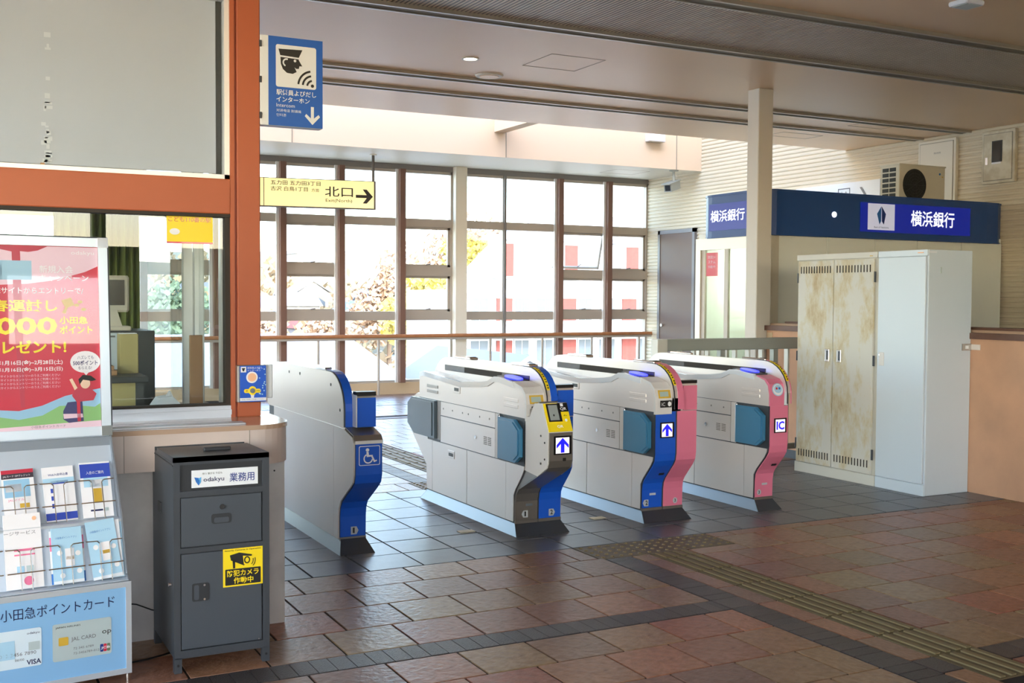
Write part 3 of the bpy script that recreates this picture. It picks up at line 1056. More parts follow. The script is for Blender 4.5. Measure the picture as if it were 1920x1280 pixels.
# --- gate 1: only the half beside the wide lane, flat steel side, wheelchair sign
def gate_one():
    x0, x1 = 1.985, 2.145
    g = thing('ticket_gate', ((x0 + x1) / 2, GY, 0), 'blue-fronted ticket gate with white wheelchair sign beside the station counter', 'ticket gate', 'ticket gates')
    skirt(g, x0, x1)
    prof = [(5.645, 0.45), (5.645, 0.64), (5.67, 0.672), (5.81, 0.705)]
    S1 = [(5.905, 0.085), (5.902, 0.20), (5.892, 0.25), (5.865, 0.29), (5.70, 0.395), (5.66, 0.425), (5.645, 0.47), (5.645, 0.642)]
    low = [(5.905, 0.07)] + S1 + [(5.67, 0.668), (5.81, 0.705)] + [(2 * GY - y - 0.004, z) for y, z in FRONT_S[::-1]] + [(2 * GY - 5.893, 0.07)]
    MB().prism(low, 'x', x0 + 0.004, x1 - 0.002).build('body', 'steel_dark', g)
    MB().prism(my(DECK), 'x', x0 + 0.045, x1).build('deck', 'steel', g)
    # flat side: one upper plate with the round front, two lower plates
    up = arch(5.812, 7.38, 1.002, 0.709, 0.24)
    MB().prism(up, 'x', x0 - 0.004, x0 + 0.002).build('side_panel', 'steel', g)
    MB().prism(arch(5.806, 7.375, 1.0, 0.70, 0.24), 'x', x0 + 0.001, x0 + 0.052).build('sensor_hood', 'steel', g)
    MB().box(x0 - 0.004, x0 + 0.005, 5.987, 7.22, 0.076, 0.704).build('side_panel', 'steel', g)
    fp = [(5.984, 0.076), (5.984, 0.704), (5.815, 0.702), (5.672, 0.67), (5.648, 0.642), (5.648, 0.47), (5.663, 0.427), (5.702, 0.398), (5.868, 0.293), (5.896, 0.25), (5.907, 0.2), (5.909, 0.076)]
    MB().prism(fp, 'x', x0 - 0.004, x0 + 0.005).build('side_panel', 'steel', g)
    for y, z in ((6.86, 0.952), (6.63, 0.955), (6.03, 0.93), (5.87, 0.80)):
        MB().cyl((x0 - 0.006, y, z), (x0 - 0.003, y, z), 0.009, 8).build('screw_hole', 'black', g)
    line = [(5.802, 0.712)] + [(y - 0.004, z + 0.002) for y, z in arch(5.806, 7.375, 1.0, 0.70, 0.24)[1:10]] + [(6.12, 1.003)]
    bent_panel(g, 'hood_band', line, x0 + 0.002, x0 + 0.05, 'gate_blue', 0.006)
    bent_panel(g, 'hood_edge', line, x0 - 0.005, x0 + 0.003, 'steel_dark', 0.004)
    c = MB().bbox(x0 + 0.006, x0 + 0.046, 6.16, 6.42, 1.004, 1.02, 0.006).build('indicator_bar', 'chrome', g)
    # box end in blue, sloped steel cap, blue curve
    bent_panel(g, 'front_box_panel', [(5.744, 0.715), (5.744, 0.875)], x0 + 0.05, x1 - 0.004, 'gate_blue', 0.006)
    MB().box(x0 + 0.042, x0 + 0.048, 5.738, 5.80, 0.715, 0.89).build('box_trim', 'white_alu', g)
    MB().box(x0 + 0.046, x1 - 0.002, 5.74, 5.80, 0.886, 0.908).build('front_box_cap', 'black', g)
    MB().sheet([(5.642, 0.648), (5.668, 0.675), (5.812, 0.710)], 'x', x0 + 0.002, x1, 0.006).build('front_cap', 'steel_grey', g)
    MB().box(x0 + 0.002, x1, 5.636, 5.646, 0.636, 0.654).build('cap_edge', 'white_alu', g)
    front_curve(g, x0, x1, 'gate_blue', S1)
    pl = Pl((x0, 5.638, 0), (1, 0, 0), (0, 0, 1), g)
    # wheelchair symbol
    f = pl.rect(0.022, 0.520, 0.142, 0.626, 'paper_white', 'wheelchair_sign', 0.002, r=0.008)
    pl.rect(0.026, 0.524, 0.138, 0.622, 'gate_blue', 'sign_field', 0.003, parent=f, r=0.006)
    pl.ell(0.070, 0.604, 0.010, 0.009, 'paper_white', 'symbol_head', 0.004, parent=f)
    pl.poly([(0.064, 0.594), (0.076, 0.594), (0.078, 0.576), (0.100, 0.576), (0.100, 0.568), (0.066, 0.566)], 'paper_white', 'symbol_body', 0.004, parent=f)
    pl.poly([(0.090, 0.570), (0.100, 0.570), (0.112, 0.546), (0.122, 0.549), (0.124, 0.542), (0.107, 0.536)], 'paper_white', 'symbol_leg', 0.004, parent=f)
    pl.arc(0.074, 0.557, 0.020, 0.007, 115, 350, 'paper_white', 'symbol_wheel', 0.004, parent=f, n=20)
    p2 = Pl((x0, 5.897, 0), (1, 0, 0), (0, 0, 1), g)
    house_label(p2, 0.085, 0.118, 0.044, '1', g, left=False)
    return g
gate_one()

# --- gates 2 and 3: two halves each; gate 4: one half
def gate(x0, label, left_face, right_face, left_no, right_no, display, qr=False, double=True):
    w = 0.162
    xm = x0 + w
    x1 = x0 + (0.324 if double else w)
    g = thing('ticket_gate', ((x0 + x1) / 2, GY, 0), label, 'ticket gate', 'ticket gates')
    skirt(g, x0, x1)
    MB().prism(LOWER, 'x', x0, x1).build('body', 'steel_dark', g)
    side_panels(g, x0, -1, qr)
    side_panels(g, x1, 1)
    hx0 = xm - 0.038
    hx1 = xm + (0.038 if double else 0.0)
    reader_deck(g, x0, hx0, True, 'ic' if not double else 'full', left_face)
    if double:
        reader_deck(g, hx1, x1, False)
        MB().prism([(5.752, 0.715), (5.752, 0.888), (5.90, 0.893), (5.90, 0.715)], 'x', hx1, x1).build('front_box', 'steel', g)
        exit_half_front(g, hx1, x1, right_face)
    hood(g, hx0, hx1, right_face if double else left_face)
    fl = 'flap_blue'
    flap(g, x0, 5.775, 6.06, 0.445, 0.70, fl, 'front')
    flap(g, x0, 7.035, 7.52 if qr else 7.33, 0.452, 0.712, 'flap_grey', 'back')
    if qr:
        MB().prism([(7.30, 0.40), (7.365, 0.44), (7.50, 0.50), (7.52, 0.69), (7.40, 0.74), (7.365, 0.74)], 'x', x0, xm - 0.01).build('rear_block', 'steel', g)
        MB().prism([(7.215, 0.10), (7.226, 0.25), (7.525, 0.475), (7.525, 0.52), (7.20, 0.52)], 'x', x0 - 0.003, xm - 0.01).build('rear_slope', 'steel', g)
    latch(g, x0 - 0.003, 6.80, 0.37)
    if not qr:
        front_curve(g, x0, xm, left_face)
        pl = front_face(x0, g)
        led(pl, 0.088, 0.60 if double else 0.585, 0.084, display, g)
        pb = Pl((x0, 5.81, 0.31), (1, 0, 0), (0, -0.087, 0.097), g)
        pb.rect(0.075, 0.0, 0.112, 0.016, 'black', 'key_slot', 0.008, 0.004)
        p2 = Pl((x0, 5.882, 0), (1, 0, 0), (0, 0, 1), g)
        p2.rect(0.06, 0.165, 0.107, 0.179, 'grey_label', 'small_plate', 0.002)
        if double:
            house_label(p2, 0.035, 0.118, 0.042, left_no, g, left=True)
        else:
            s = p2.ell(0.038, 0.118, 0.017, 0.019, 'grey_label', 'number_plate', 0.002, parent=g)
            p2.text(left_no, 0.031, 0.107, h=0.022, w=0.012, m='ink_black', off=0.003, parent=s, bold=0.02)
    else:
        # forward block with the code scanner
        blk = [(5.70, 0.73), (5.64, 0.815), (5.55, 0.822), (5.475, 0.664), (5.478, 0.485), (5.492, 0.455), (5.60, 0.395), (5.76, 0.41), (5.76, 0.73)]
        MB().prism(blk, 'x', x0, xm).build('scanner_block', 'plastic_white', g)
        MB().prism([(5.73, 0.735), (5.73, 0.77), (5.62, 0.825), (5.60, 0.80)], 'x', x0 + 0.02, xm - 0.02).build('ticket_chute', 'steel_grey', g)
        for y, z in ((5.515, 0.60), (5.515, 0.505), (5.56, 0.635), (5.56, 0.475)):
            MB().cyl((x0 - 0.003, y, z), (x0 + 0.001, y, z), 0.006, 8).build('screw', 'black', g)
        Sq = [(5.888, 0.085), (5.886, 0.20), (5.874, 0.25), (5.845, 0.285), (5.53, 0.435), (5.490, 0.462), (5.473, 0.50), (5.473, 0.66)]
        MB().prism(Sq + [(5.56, 0.68), (5.895, 0.60), (5.9, 0.09)], 'x', x0 + 0.004, xm - 0.004).build('scanner_neck', 'steel_grey', g)
        front_curve(g, x0, xm, 'steel_grey', Sq)
        pl = Pl((x0, 5.466, 0), (1, 0, 0), (0, 0, 1), g)
        led(pl, 0.088, 0.588, 0.092, display, g)
        pl.rect(0.09, 0.497, 0.11, 0.515, 'black', 'key_slot', 0.003)
        up = Vector((0, 0.075, 0.158))
        ps = Pl((x0, 5.474, 0.664), (1, 0, 0), up, g)
        y_ = ps.rect(0.004, 0.0, 0.158, 0.172, 'yellow', 'scanner_cover', 0.004, 0.006)
        ps.rect(0.018, 0.06, 0.105, 0.168, 'black', 'scanner_frame', 0.006, 0.003, parent=y_)
        ps.rect(0.028, 0.068, 0.088, 0.160, 'screen_grey', 'scanner_glass', 0.0075, parent=y_)
        ps.ell(0.055, 0.098, 0.005, 0.006, 'black', 'scanner_mark', 0.0085, parent=y_)
        b_ = ps.rect(0.092, 0.118, 0.158, 0.172, 'black', 'code_badge', 0.006, 0.003, parent=y_)
        ps.text('QR', 0.104, 0.124, w=0.042, h=0.02, m='paper_white', off=0.0075, parent=b_, bold=0.02)
        ps.rect(0.11, 0.150, 0.128, 0.168, 'paper_white', 'code_symbol', 0.0075, parent=b_)
        ps.text('←', 0.118, 0.086, w=0.024, h=0.014, m='ink_black', off=0.006, parent=y_, bold=0.01)
        ps.ell(0.13, 0.066, 0.008, 0.009, 'paper_pale', 'indicator', 0.006, parent=y_)
        ps.text('QR', 0.062, 0.02, w=0.04, h=0.018, m='paper_white', off=0.006, parent=y_, bold=0.02)
        p2 = Pl((x0, 5.880, 0), (1, 0, 0), (0, 0, 1), g)
        p2.rect(0.075, 0.17, 0.12, 0.184, 'steel_blue', 'small_plate', 0.003)
        house_label(p2, 0.072, 0.122, 0.042, left_no, g, left=True)
    if double:
        front_curve(g, xm, x1, right_face)
        MB().sheet(FRONT_S, 'x', xm - 0.006, xm + 0.006, 0.003).build('front_joint', 'steel_dark', g)
        p3 = Pl((xm, 5.882, 0), (1, 0, 0), (0, 0, 1), g)
        if right_no == '3':
            s = p3.ell(0.098, 0.118, 0.017, 0.019, 'grey_label', 'number_plate', 0.002, parent=g)
            p3.text(right_no, 0.091, 0.107, h=0.022, w=0.012, m='ink_black', off=0.003, parent=s, bold=0.02)
        else:
            house_label(p3, 0.09, 0.118, 0.042, right_no, g, left=False)
    return g
gate(3.078, 'steel ticket gate with yellow code scanner and blue arrow display', 'gate_blue', 'gate_blue', '1', '2', 'arrow', qr=True)
gate(3.993, 'ticket gate with one blue and one pink front half and arrow display', 'gate_blue', 'gate_pink', '2', '3', 'arrow')
gate(4.910, 'narrow all-pink ticket gate whose display reads IC', 'gate_pink', 'gate_pink', '3', '', 'IC', double=False)
# small metal plates let into the floor beside the gates
for i, (x, y) in enumerate(((2.86, 6.10), (3.80, 6.10))):
    o = MB().bbox(x - 0.05, x + 0.05, y - 0.03, y + 0.03, 0.0, 0.004, 0.002).build('floor_plate', 'panel_worn')
    tag(o, ('small tan plate in the slate floor before the code scanner gate', 'small tan plate in the slate floor before the blue and pink gate')[i], 'floor plate', 'plates in the slate floor')
# ================================================================== STATION OFFICE ON THE LEFT
OY = 5.0
ctr = struct('wall_counter', MB().box(-3.0, 1.345, 4.735, 5.40, 0.0, 0.715), 'marble_base')
def slab_outline(x1, y0, y1, r=0.16):
    p = [(-3.0, y1), (-3.0, y0)]
    for k in range(9):
        a = math.radians(-90 + 90 * k / 8)
        p.append((x1 - r + r * math.cos(a), y0 + r + r * math.sin(a)))
    p.append((x1, y1))
    return p
slab = MB().prism(slab_outline(1.368, 4.65, 5.45), 'z', 0.712, 0.862).build('counter_slab', 'marble', ctr)
MB().prism(slab_outline(1.372, 4.646, 5.45), 'z', 0.862, 0.882).build('counter_top', 'counter_top', ctr)
for x in (0.665, 1.17):
    MB().box(x, x + 0.0025, 4.648, 4.651, 0.713, 0.862).build('slab_joint', 'slot_grey', ctr)
MB().cyl((1.30, 4.733, 0.67), (1.30, 4.736, 0.67), 0.004, 8).build('bolt_hole', 'black', ctr)
MB().bbox(-2.0, 1.17, 4.70, 4.78, 0.882, 0.888, 0.002).build('counter_strip', 'sill_alu', ctr)
# orange post, cross beam and frames
pil = struct('pillar', MB().bbox(1.207, 1.313, OY, OY + 0.11, 0.88, CZ, 0.005), 'orange')
MB().box(1.196, 1.207, OY + 0.012, OY + 0.1, 0.88, CZ).build('pillar_groove', 'orange_dark', pil)
MB().box(1.177, 1.196, OY - 0.002, OY + 0.1, 0.88, CZ).build('jamb', 'orange', pil)
bm = struct('beam', MB().bbox(-3.0, 1.178, OY - 0.004, OY + 0.1, 1.79, 1.945, 0.004), 'orange')
MB().box(-3.0, 1.178, OY + 0.0, OY + 0.09, 1.775, 1.79).build('beam_shadow_gap', 'slot_dark', bm)
w_up = struct('window_20', MB().box(-3.0, 1.177, OY + 0.01, OY + 0.07, 1.945, 1.965).box(1.155, 1.177, OY + 0.01, OY + 0.07, 1.945, 2.76).box(-3.0, 1.177, OY + 0.01, OY + 0.07, 2.735, 2.76), 'white_alu')
MB().box(-3.0, 1.155, OY + 0.03, OY + 0.034, 1.965, 2.735).build('pane', 'glass', w_up)
struct('beam_top', MB().box(-3.0, 1.178, OY, OY + 0.1, 2.76, CZ), 'orange')
# drawn roller blind behind the upper pane
bl = thing('roller_blind', (0.0, OY + 0.06, 1.96), 'large off-white roller blind drawn down behind the upper office window', 'blind')
MB().bbox(-3.0, 1.128, OY + 0.055, OY + 0.062, 1.972, 2.745, 0.002).build('blind_cloth', 'blind', bl)
MB().box(1.128, 1.152, OY + 0.056, OY + 0.066, 1.965, 2.74).build('blind_edge', 'blind_edge', bl)
wt = MB()
for k in range(26):
    z = 1.98 + random.random() ** 2.2 * 0.74
    x = 0.425 + random.uniform(-0.012, 0.012)
    wd = random.uniform(0.004, 0.017)
    wt.box(x - wd, x + wd, OY + 0.0535, OY + 0.0548, z, z + random.uniform(0.004, 0.022))
wt.build('worn_patch', 'blind_worn', bl)
MB().box(0.405, 0.443, OY + 0.0542, OY + 0.0555, 1.98, 2.74).build('blind_seam', 'blind', bl)
MB().box(0.40, 0.415, OY + 0.03, OY + 0.055, 1.962, 1.975).build('seam_end', 'cardboard', bl)
# lower window with aluminium sill
w_lo = struct('window_21', MB().box(-3.0, 1.177, OY + 0.0, OY + 0.08, 0.882, 0.935).box(-3.0, 1.177, OY - 0.012, OY + 0.0, 0.895, 0.918), 'sill_alu')
MB().box(-3.0, 1.177, OY + 0.01, OY + 0.06, 0.935, 0.945).box(1.155, 1.177, OY + 0.01, OY + 0.06, 0.945, 1.78).build('window_seal', 'slot_dark', w_lo)
MB().box(-3.0, 1.155, OY + 0.03, OY + 0.036, 0.945, 1.78).build('pane', 'office_glass', w_lo)
# office side walls, all glazed above the counter
os_ = struct('wall_office_side', MB().box(1.22, 1.30, 5.1, 8.6, 0.0, 0.72).box(1.22, 1.30, 5.1, 8.6, 2.3, CZ), 'office_wall')
for y in (5.45, 6.06, 6.36, 8.55):
    MB().box(1.235, 1.285, y, y + 0.05, 0.72, 2.3).build('side_post', 'white_alu', os_)
for y0, y1 in ((5.11, 5.45), (5.50, 6.06), (6.41, 8.55)):
    MB().box(1.257, 1.263, y0, y1, 0.72, 2.3).build('pane', 'glass', os_)
struct('wall_office_back', MB().box(-3.0, -0.05, 8.6, 8.7, 0.0, CZ).box(-0.05, 1.3, 8.6, 8.7, 0.0, 0.7).box(-0.05, 1.3, 8.6, 8.7, 2.3, CZ), 'office_wall')
struct('wall_office_left', MB().box(-3.1, -3.0, 4.7, 8.7, 0.0, CZ), 'office_wall')
struct('floor_office', MB().box(-3.0, 1.22, 5.4, 8.6, -0.01, 0.06), 'office_floor')
struct('ceiling_office', MB().box(-3.0, 1.22, 5.1, 8.6, 2.75, 2.8), 'office_wall')
# inside the office
ol = thing('office_fill_lamp', (-0.6, 6.8, 2.75), 'unseen fluorescent lamp added to brighten the inside of the station office', 'lamp')  # lamp out of view, added to brighten the office interior
MB().bbox(-1.3, 0.1, 6.7, 6.9, 2.70, 2.75, 0.006).build('lamp_body', 'plastic_white', ol)
MB().cyl((-1.25, 6.8, 2.685), (0.05, 6.8, 2.685), 0.016, 10).build('tube', 'tube_glow', ol)
cu = thing('curtain', (0.75, 7.4, 0.7), 'green pleated curtain hanging inside the station office', 'curtain')
pts = []
for i in range(90):
    x = 0.66 + i * 0.0056
    pts.append((x, 7.4 + 0.028 * math.sin(i * 0.75) + 0.012 * math.sin(i * 0.31)))
MB().sheet(pts, 'z', 0.75, 2.2, 0.004).build('cloth', 'curtain_green', cu, smooth=False)
MB().cyl((-0.1, 7.4, 2.22), (1.15, 7.4, 2.22), 0.012, 8).build('curtain_rod', 'alu_dark', cu)
dk = thing('desk', (0.65, 5.95, 0.06), 'dark office desk with open frame seen through the counter window', 'desk')
MB().bbox(-0.6, 0.93, 5.65, 6.25, 1.0, 1.03, 0.004).build('desk_top', 'desk_dark', dk)
for x in (-0.58, 0.87):
    for y in (5.67, 6.19):
        MB().box(x, x + 0.04, y, y + 0.04, 0.06, 1.0).build('leg', 'desk_dark', dk)
MB().box(-0.58, 0.9, 5.68, 5.70, 0.86, 1.0).build('front_rail', 'khaki', dk)
MB().box(-0.58, 0.9, 6.2, 6.22, 0.62, 0.66).build('stretcher', 'desk_dark', dk)
mo = thing('monitor', (0.64, 6.75, 1.03), 'beige flat monitor tilted on its stand behind the office glass', 'monitor')
MB().bbox(0.72, 1.0, 6.72, 6.78, 1.33, 1.54, 0.012).build('casing', 'monitor_beige', mo)
MB().box(0.745, 0.972, 6.712, 6.722, 1.37, 1.515).build('screen', 'monitor_screen', mo)
MB().prism([(0.80, 1.25), (0.96, 1.25), (0.93, 1.345), (0.83, 1.345)], 'y', 6.72, 6.80).build('neck', 'monitor_beige', mo)
MB().bbox(0.77, 1.0, 6.65, 6.85, 1.225, 1.25, 0.006).build('base', 'monitor_beige', mo)
cb = thing('filing_cabinet', (0.8, 6.85, 0.06), 'dark filing cabinet under the beige monitor with pale front', 'cabinet')
MB().bbox(0.45, 1.12, 6.6, 7.1, 0.06, 1.225, 0.004).build('body', 'desk_dark', cb)
MB().bbox(0.80, 0.95, 6.585, 6.602, 0.95, 1.215, 0.003).build('drawer_front', 'cabinet_pale', cb)
MB().box(0.86, 0.90, 6.575, 6.587, 1.19, 1.20).build('handle', 'ink_grey', cb)
for i, (x, h, m, lab) in enumerate(((0.875, 0.20, 'khaki', 'khaki document folder standing upright on the office desk'),)):
    o = thing('document_folder', (x, 5.95, 1.03), lab, 'folder')
    MB().bbox(x - 0.045, x + 0.045, 5.90, 6.0, 1.03, 1.03 + h, 0.003).build('cover', m, o)
    MB().box(x - 0.04, x + 0.04, 5.91, 5.99, 1.03 + h - 0.004, 1.03 + h + 0.004).build('sheets', 'paper_white', o)
o = thing('paper_tray', (0.73, 5.85, 1.03), 'tray of paper slips on the dark office desk', 'tray')
MB().bbox(0.62, 0.80, 5.78, 5.92, 1.03, 1.055, 0.003).build('tray_body', 'cardboard', o)
for k, m in enumerate(('peach_print', 'paper_pale', 'paper_white', 'cardboard')):
    MB().box(0.635 + k * 0.04, 0.668 + k * 0.04, 5.80, 5.90, 1.05, 1.10 - 0.008 * k).build('slip', m, o)
o = thing('notice_board', (1.06, 5.35, 0.882), 'upright brown notice holder standing at the office side glass', 'notice holder')
MB().bbox(1.065, 1.125, 5.34, 5.36, 0.90, 1.24, 0.003).build('board', 'cardboard', o)
MB().bbox(1.03, 1.16, 5.30, 5.40, 0.882, 0.90, 0.003).build('foot', 'desk_dark', o)
o = thing('tote_bag', (0.95, 5.3, 0.88), 'pale plastic bag lying on the inner counter behind glass', 'bag')
MB().prism([(0.88, 0.884), (1.01, 0.884), (1.00, 0.93), (0.965, 0.965), (0.91, 0.955), (0.885, 0.92)], 'y', 5.24, 5.36).build('bag_body', 'paper_pale', o)
MB().prism([(0.94, 0.95), (0.965, 0.985), (0.98, 0.95)], 'y', 5.28, 5.32).build('bag_knot', 'paper_white', o)

# yellow child-safety sticker on the glass
pl = Pl((0.905, OY + 0.028, 1.655), (1, 0, 0), (0, 0, 1), None)
st = thing('window_sticker', (1.0, OY + 0.028, 1.655), 'yellow child-safety sticker at the top of the office window', 'sticker')
pl.parent = st
pl.rect(0.0, 0.0, 0.20, 0.125, 'yellow', 'sticker_sheet', 0.001)
pl.rect(0.0, 0.0, 0.20, 0.008, 'poster_red', 'sticker_band', 0.0018)
pl.text('こども110番の駅', 0.008, 0.095, w=0.184, h=0.022, m='poster_red', off=0.002)
pl.ell(0.035, 0.052, 0.022, 0.014, 'paper_white', 'speech_bubble', 0.0018)

# ------------------------------------------------------------------ intercom box on the orange post
ib = thing('intercom', (1.265, 4.96, 0.95), 'blue intercom panel with round speaker and call button on orange post', 'intercom')
MB().bbox(1.197, 1.325, 4.958, 5.0, 0.950, 1.116, 0.003).build('case', 'steel_grey', ib)
MB().bbox(1.325, 1.36, 4.975, 5.02, 0.964, 1.118, 0.004).build('side_case', 'plastic_clear', ib)
pl = Pl((1.206, 4.957, 0.952), (1, 0, 0), (0, 0, 1), ib)
f = pl.rect(0.0, 0.0, 0.118, 0.162, 'gate_blue', 'face', 0.002)
pl.rect(0.0, 0.004, 0.118, 0.018, 'paper_pale', 'text_band', 0.003, parent=f)
pl.text('ボタンを押してお話しください', 0.008, 0.008, w=0.10, h=0.006, m='ink_grey', off=0.004, parent=f)
s = pl.ell(0.054, 0.11, 0.026, 0.026, 'paper_white', 'speaker_disc', 0.003, parent=f)
pl.ell(0.054, 0.11, 0.019, 0.019, 'peach_print', 'speaker_grille', 0.004, parent=f)
pl.rect(0.018, 0.040, 0.094, 0.058, 'yellow', 'button_band', 0.003, parent=f, r=0.008)
pl.ell(0.056, 0.05, 0.018, 0.020, 'yellow', 'button_surround', 0.0035, parent=f)
pl.poly([(0.046, 0.04), (0.066, 0.04), (0.062, 0.018), (0.05, 0.018)], 'paper_white', 'button_foot', 0.0032, parent=f)
pl.ell(0.056, 0.05, 0.0115, 0.0115, 'chrome', 'call_button', 0.006, 0.004, parent=f)
pl.text('押', 0.026, 0.045, h=0.008, m='ink_black', off=0.004, parent=f)
pl.text('PUSH', 0.074, 0.046, w=0.016, h=0.006, m='ink_black', off=0.004, parent=f)
pl.rect(0.004, 0.133, 0.028, 0.158, 'paper_white', 'pictogram_field', 0.003, parent=f)
pl.poly([(0.008, 0.152), (0.024, 0.152), (0.021, 0.146), (0.018, 0.138), (0.012, 0.138), (0.010, 0.146)], 'ink_black', 'pictogram', 0.004, parent=f)
pl.text('駅係員よびだし', 0.033, 0.148, w=0.07, h=0.009, m='paper_white', off=0.004, parent=f)
pl.text('インターホン', 0.033, 0.137, w=0.06, h=0.008, m='paper_white', off=0.004, parent=f)
for k in range(14):
    pl.ell(0.085 + 0.03 * random.random(), 0.03 + 0.12 * random.random(), 0.003, 0.003, 'paper_sky', 'bubble_print', 0.0035, parent=f)

# ------------------------------------------------------------------ blue intercom sign sticking out from the post
bs = thing('hanging_sign', (1.45, 5.02, 2.2), 'blue staff-call intercom sign with white pictogram panel on the post', 'sign')
MB().bbox(1.313, 1.603, 5.0, 5.055, 2.198, 2.60, 0.003).build('sign_case', 'sign_white', bs)
for z in (2.56, 2.40, 2.24):
    MB().box(1.309, 1.32, 4.995, 5.02, z - 0.014, z + 0.014).build('bracket', 'steel_dark', bs)
pl = Pl((1.35, 4.999, 2.199), (1, 0, 0), (0, 0, 1), bs)
f = pl.rect(0.0, 0.0, 0.253, 0.40, 'sign_blue', 'sign_face', 0.002)
pf = pl.rect(0.034, 0.175, 0.222, 0.365, 'sign_white', 'pictogram_field', 0.003, parent=f, r=0.01)
K = 'ink_black'
pl.poly([(0.046, 0.345), (0.157, 0.349), (0.140, 0.313), (0.054, 0.317)], K, 'cap', 0.004, parent=pf)
pl.poly([(0.055, 0.309), (0.139, 0.306), (0.141, 0.300), (0.156, 0.276), (0.143, 0.275), (0.140, 0.263), (0.128, 0.262), (0.120, 0.268), (0.130, 0.248), (0.112, 0.238), (0.085, 0.240), (0.066, 0.256), (0.057, 0.278)], K, 'head', 0.004, parent=pf)
pl.ell(0.122, 0.297, 0.006, 0.006, 'sign_white', 'eye', 0.005, parent=pf)
pl.arc(0.083, 0.286, 0.012, 0.007, 70, 250, 'sign_white', 'ear', 0.005, parent=pf)
pl.ell(0.204, 0.191, 0.0075, 0.0075, K, 'sound_dot', 0.004, parent=pf)
for r in (0.022, 0.043, 0.064):
    pl.arc(0.206, 0.188, r, 0.009, 100, 175, K, 'sound_wave', 0.004, parent=pf)
pl.text('駅係員よびだし', 0.036, 0.138, w=0.186, h=0.026, m='sign_white', off=0.003, parent=f, bold=0.015)
pl.text('インターホン', 0.036, 0.108, w=0.155, h=0.024, m='sign_white', off=0.003, parent=f, bold=0.015)
pl.text('Intercom', 0.036, 0.085, w=0.085, h=0.016, m='sign_white', off=0.003, parent=f)
pl.text('对讲电话 對講機', 0.036, 0.063, w=0.115, h=0.013, m='sign_white', off=0.003, parent=f)
pl.text('인터폰', 0.036, 0.042, w=0.046, h=0.013, m='sign_white', off=0.003, parent=f)
pl.poly([(0.197, 0.096), (0.211, 0.096), (0.211, 0.043), (0.233, 0.062), (0.240, 0.052), (0.204, 0.014), (0.168, 0.052), (0.175, 0.062), (0.197, 0.043)], 'sign_white', 'down_arrow', 0.003, parent=f)

# ------------------------------------------------------------------ dark grey waste bin
X0, X1, Y0, Y1 = 0.785, 1.148, 4.255, 4.70
b = thing('waste_bin', ((X0 + X1) / 2, (Y0 + Y1) / 2, 0), 'dark grey steel cabinet bin with yellow security camera sticker', 'bin')
MB().bbox(X0, X1, Y0 + 0.012, Y1, 0.055, 0.80, 0.003).build('body', 'bin_grey', b)
fr = MB().box(X0, X0 + 0.024, Y0, Y0 + 0.014, 0.055, 0.82).box(X1 - 0.026, X1, Y0, Y0 + 0.014, 0.055, 0.82)
for z0, z1 in ((0.055, 0.085), (0.455, 0.474), (0.668, 0.69), (0.79, 0.82)):
    fr.box(X0 + 0.024, X1 - 0.026, Y0, Y0 + 0.014, z0, z1)
fr.build('front_frame', 'bin_grey', b)
MB().box(X0 + 0.024, X1 - 0.026, Y0 + 0.011, Y0 + 0.0125, 0.08, 0.80).build('front_gap', 'bin_dark', b)
ld = MB().prism([(Y0, 0.80), (Y0, 0.82), (4.60, 0.815), (4.60, 0.797)], 'x', X0, X1).build('lid', 'bin_grey', b)
MB().box(X0 + 0.02, X1 - 0.02, 4.605, 4.64, 0.80, 0.806).build('lid_slot', 'khaki', b)
MB().box(X0, X1, 4.645, Y1, 0.797, 0.814).build('rear_top', 'bin_grey', b)
MB().bbox(0.93, 1.035, 4.40, 4.425, 0.817, 0.832, 0.004).build('lid_handle', 'bin_dark', ld)
ud = MB().bbox(X0 + 0.028, X1 - 0.030, Y0 + 0.001, Y0 + 0.012, 0.478, 0.664, 0.002).build('upper_door', 'bin_door', b)
MB().cyl((0.965, Y0 - 0.006, 0.622), (0.965, Y0 + 0.002, 0.622), 0.010, 14).build('lock', 'chrome', ud)
pl = Pl((X0, Y0 + 0.001, 0), (1, 0, 0), (0, 0, 1), ud)
pl.rect(0.140, 0.558, 0.216, 0.596, 'bin_dark', 'recessed_pull', 0.003, 0.003, r=0.01)
pl.rect(0.150, 0.562, 0.206, 0.582, 'bin_door', 'pull_recess', 0.004, r=0.006)
ldn = MB().bbox(X0 + 0.028, X1 - 0.030, Y0 + 0.001, Y0 + 0.012, 0.089, 0.451, 0.002).build('lower_door', 'bin_door', b)
pl = Pl((X0, Y0 + 0.001, 0), (1, 0, 0), (0, 0, 1), ldn)
h = pl.rect(0.066, 0.268, 0.130, 0.336, 'bin_dark', 'door_pull', 0.003, 0.003, r=0.008)
pl.rect(0.074, 0.274, 0.092, 0.330, 'bin_door', 'pull_recess', 0.004, parent=ldn, r=0.006)
for z in (0.275, 0.329):
    MB().cyl((X0 + 0.112, Y0 - 0.006, z), (X0 + 0.112, Y0 - 0.001, z), 0.0045, 8).build('rivet', 'chrome', ldn)
MB().cyl((1.105, Y0 - 0.003, 0.094), (1.105, Y0 + 0.001, 0.094), 0.003, 8).build('rivet', 'chrome', ldn)
for x in (X0, X1 - 0.028):
    for y in (Y0, Y1 - 0.03):
        fo = MB().box(x, x + 0.028, y, y + 0.03, 0.0, 0.058).build('foot', 'bin_grey', b)
        if y < 4.4:
            MB().cyl((x + 0.014, y - 0.0015, 0.03), (x + 0.014, y, 0.03), 0.005, 8).build('foot_hole', 'black', fo)
MB().box(X0 - 0.005, X0, 4.50, 4.56, 0.57, 0.61).build('side_grip', 'bin_dark', b)
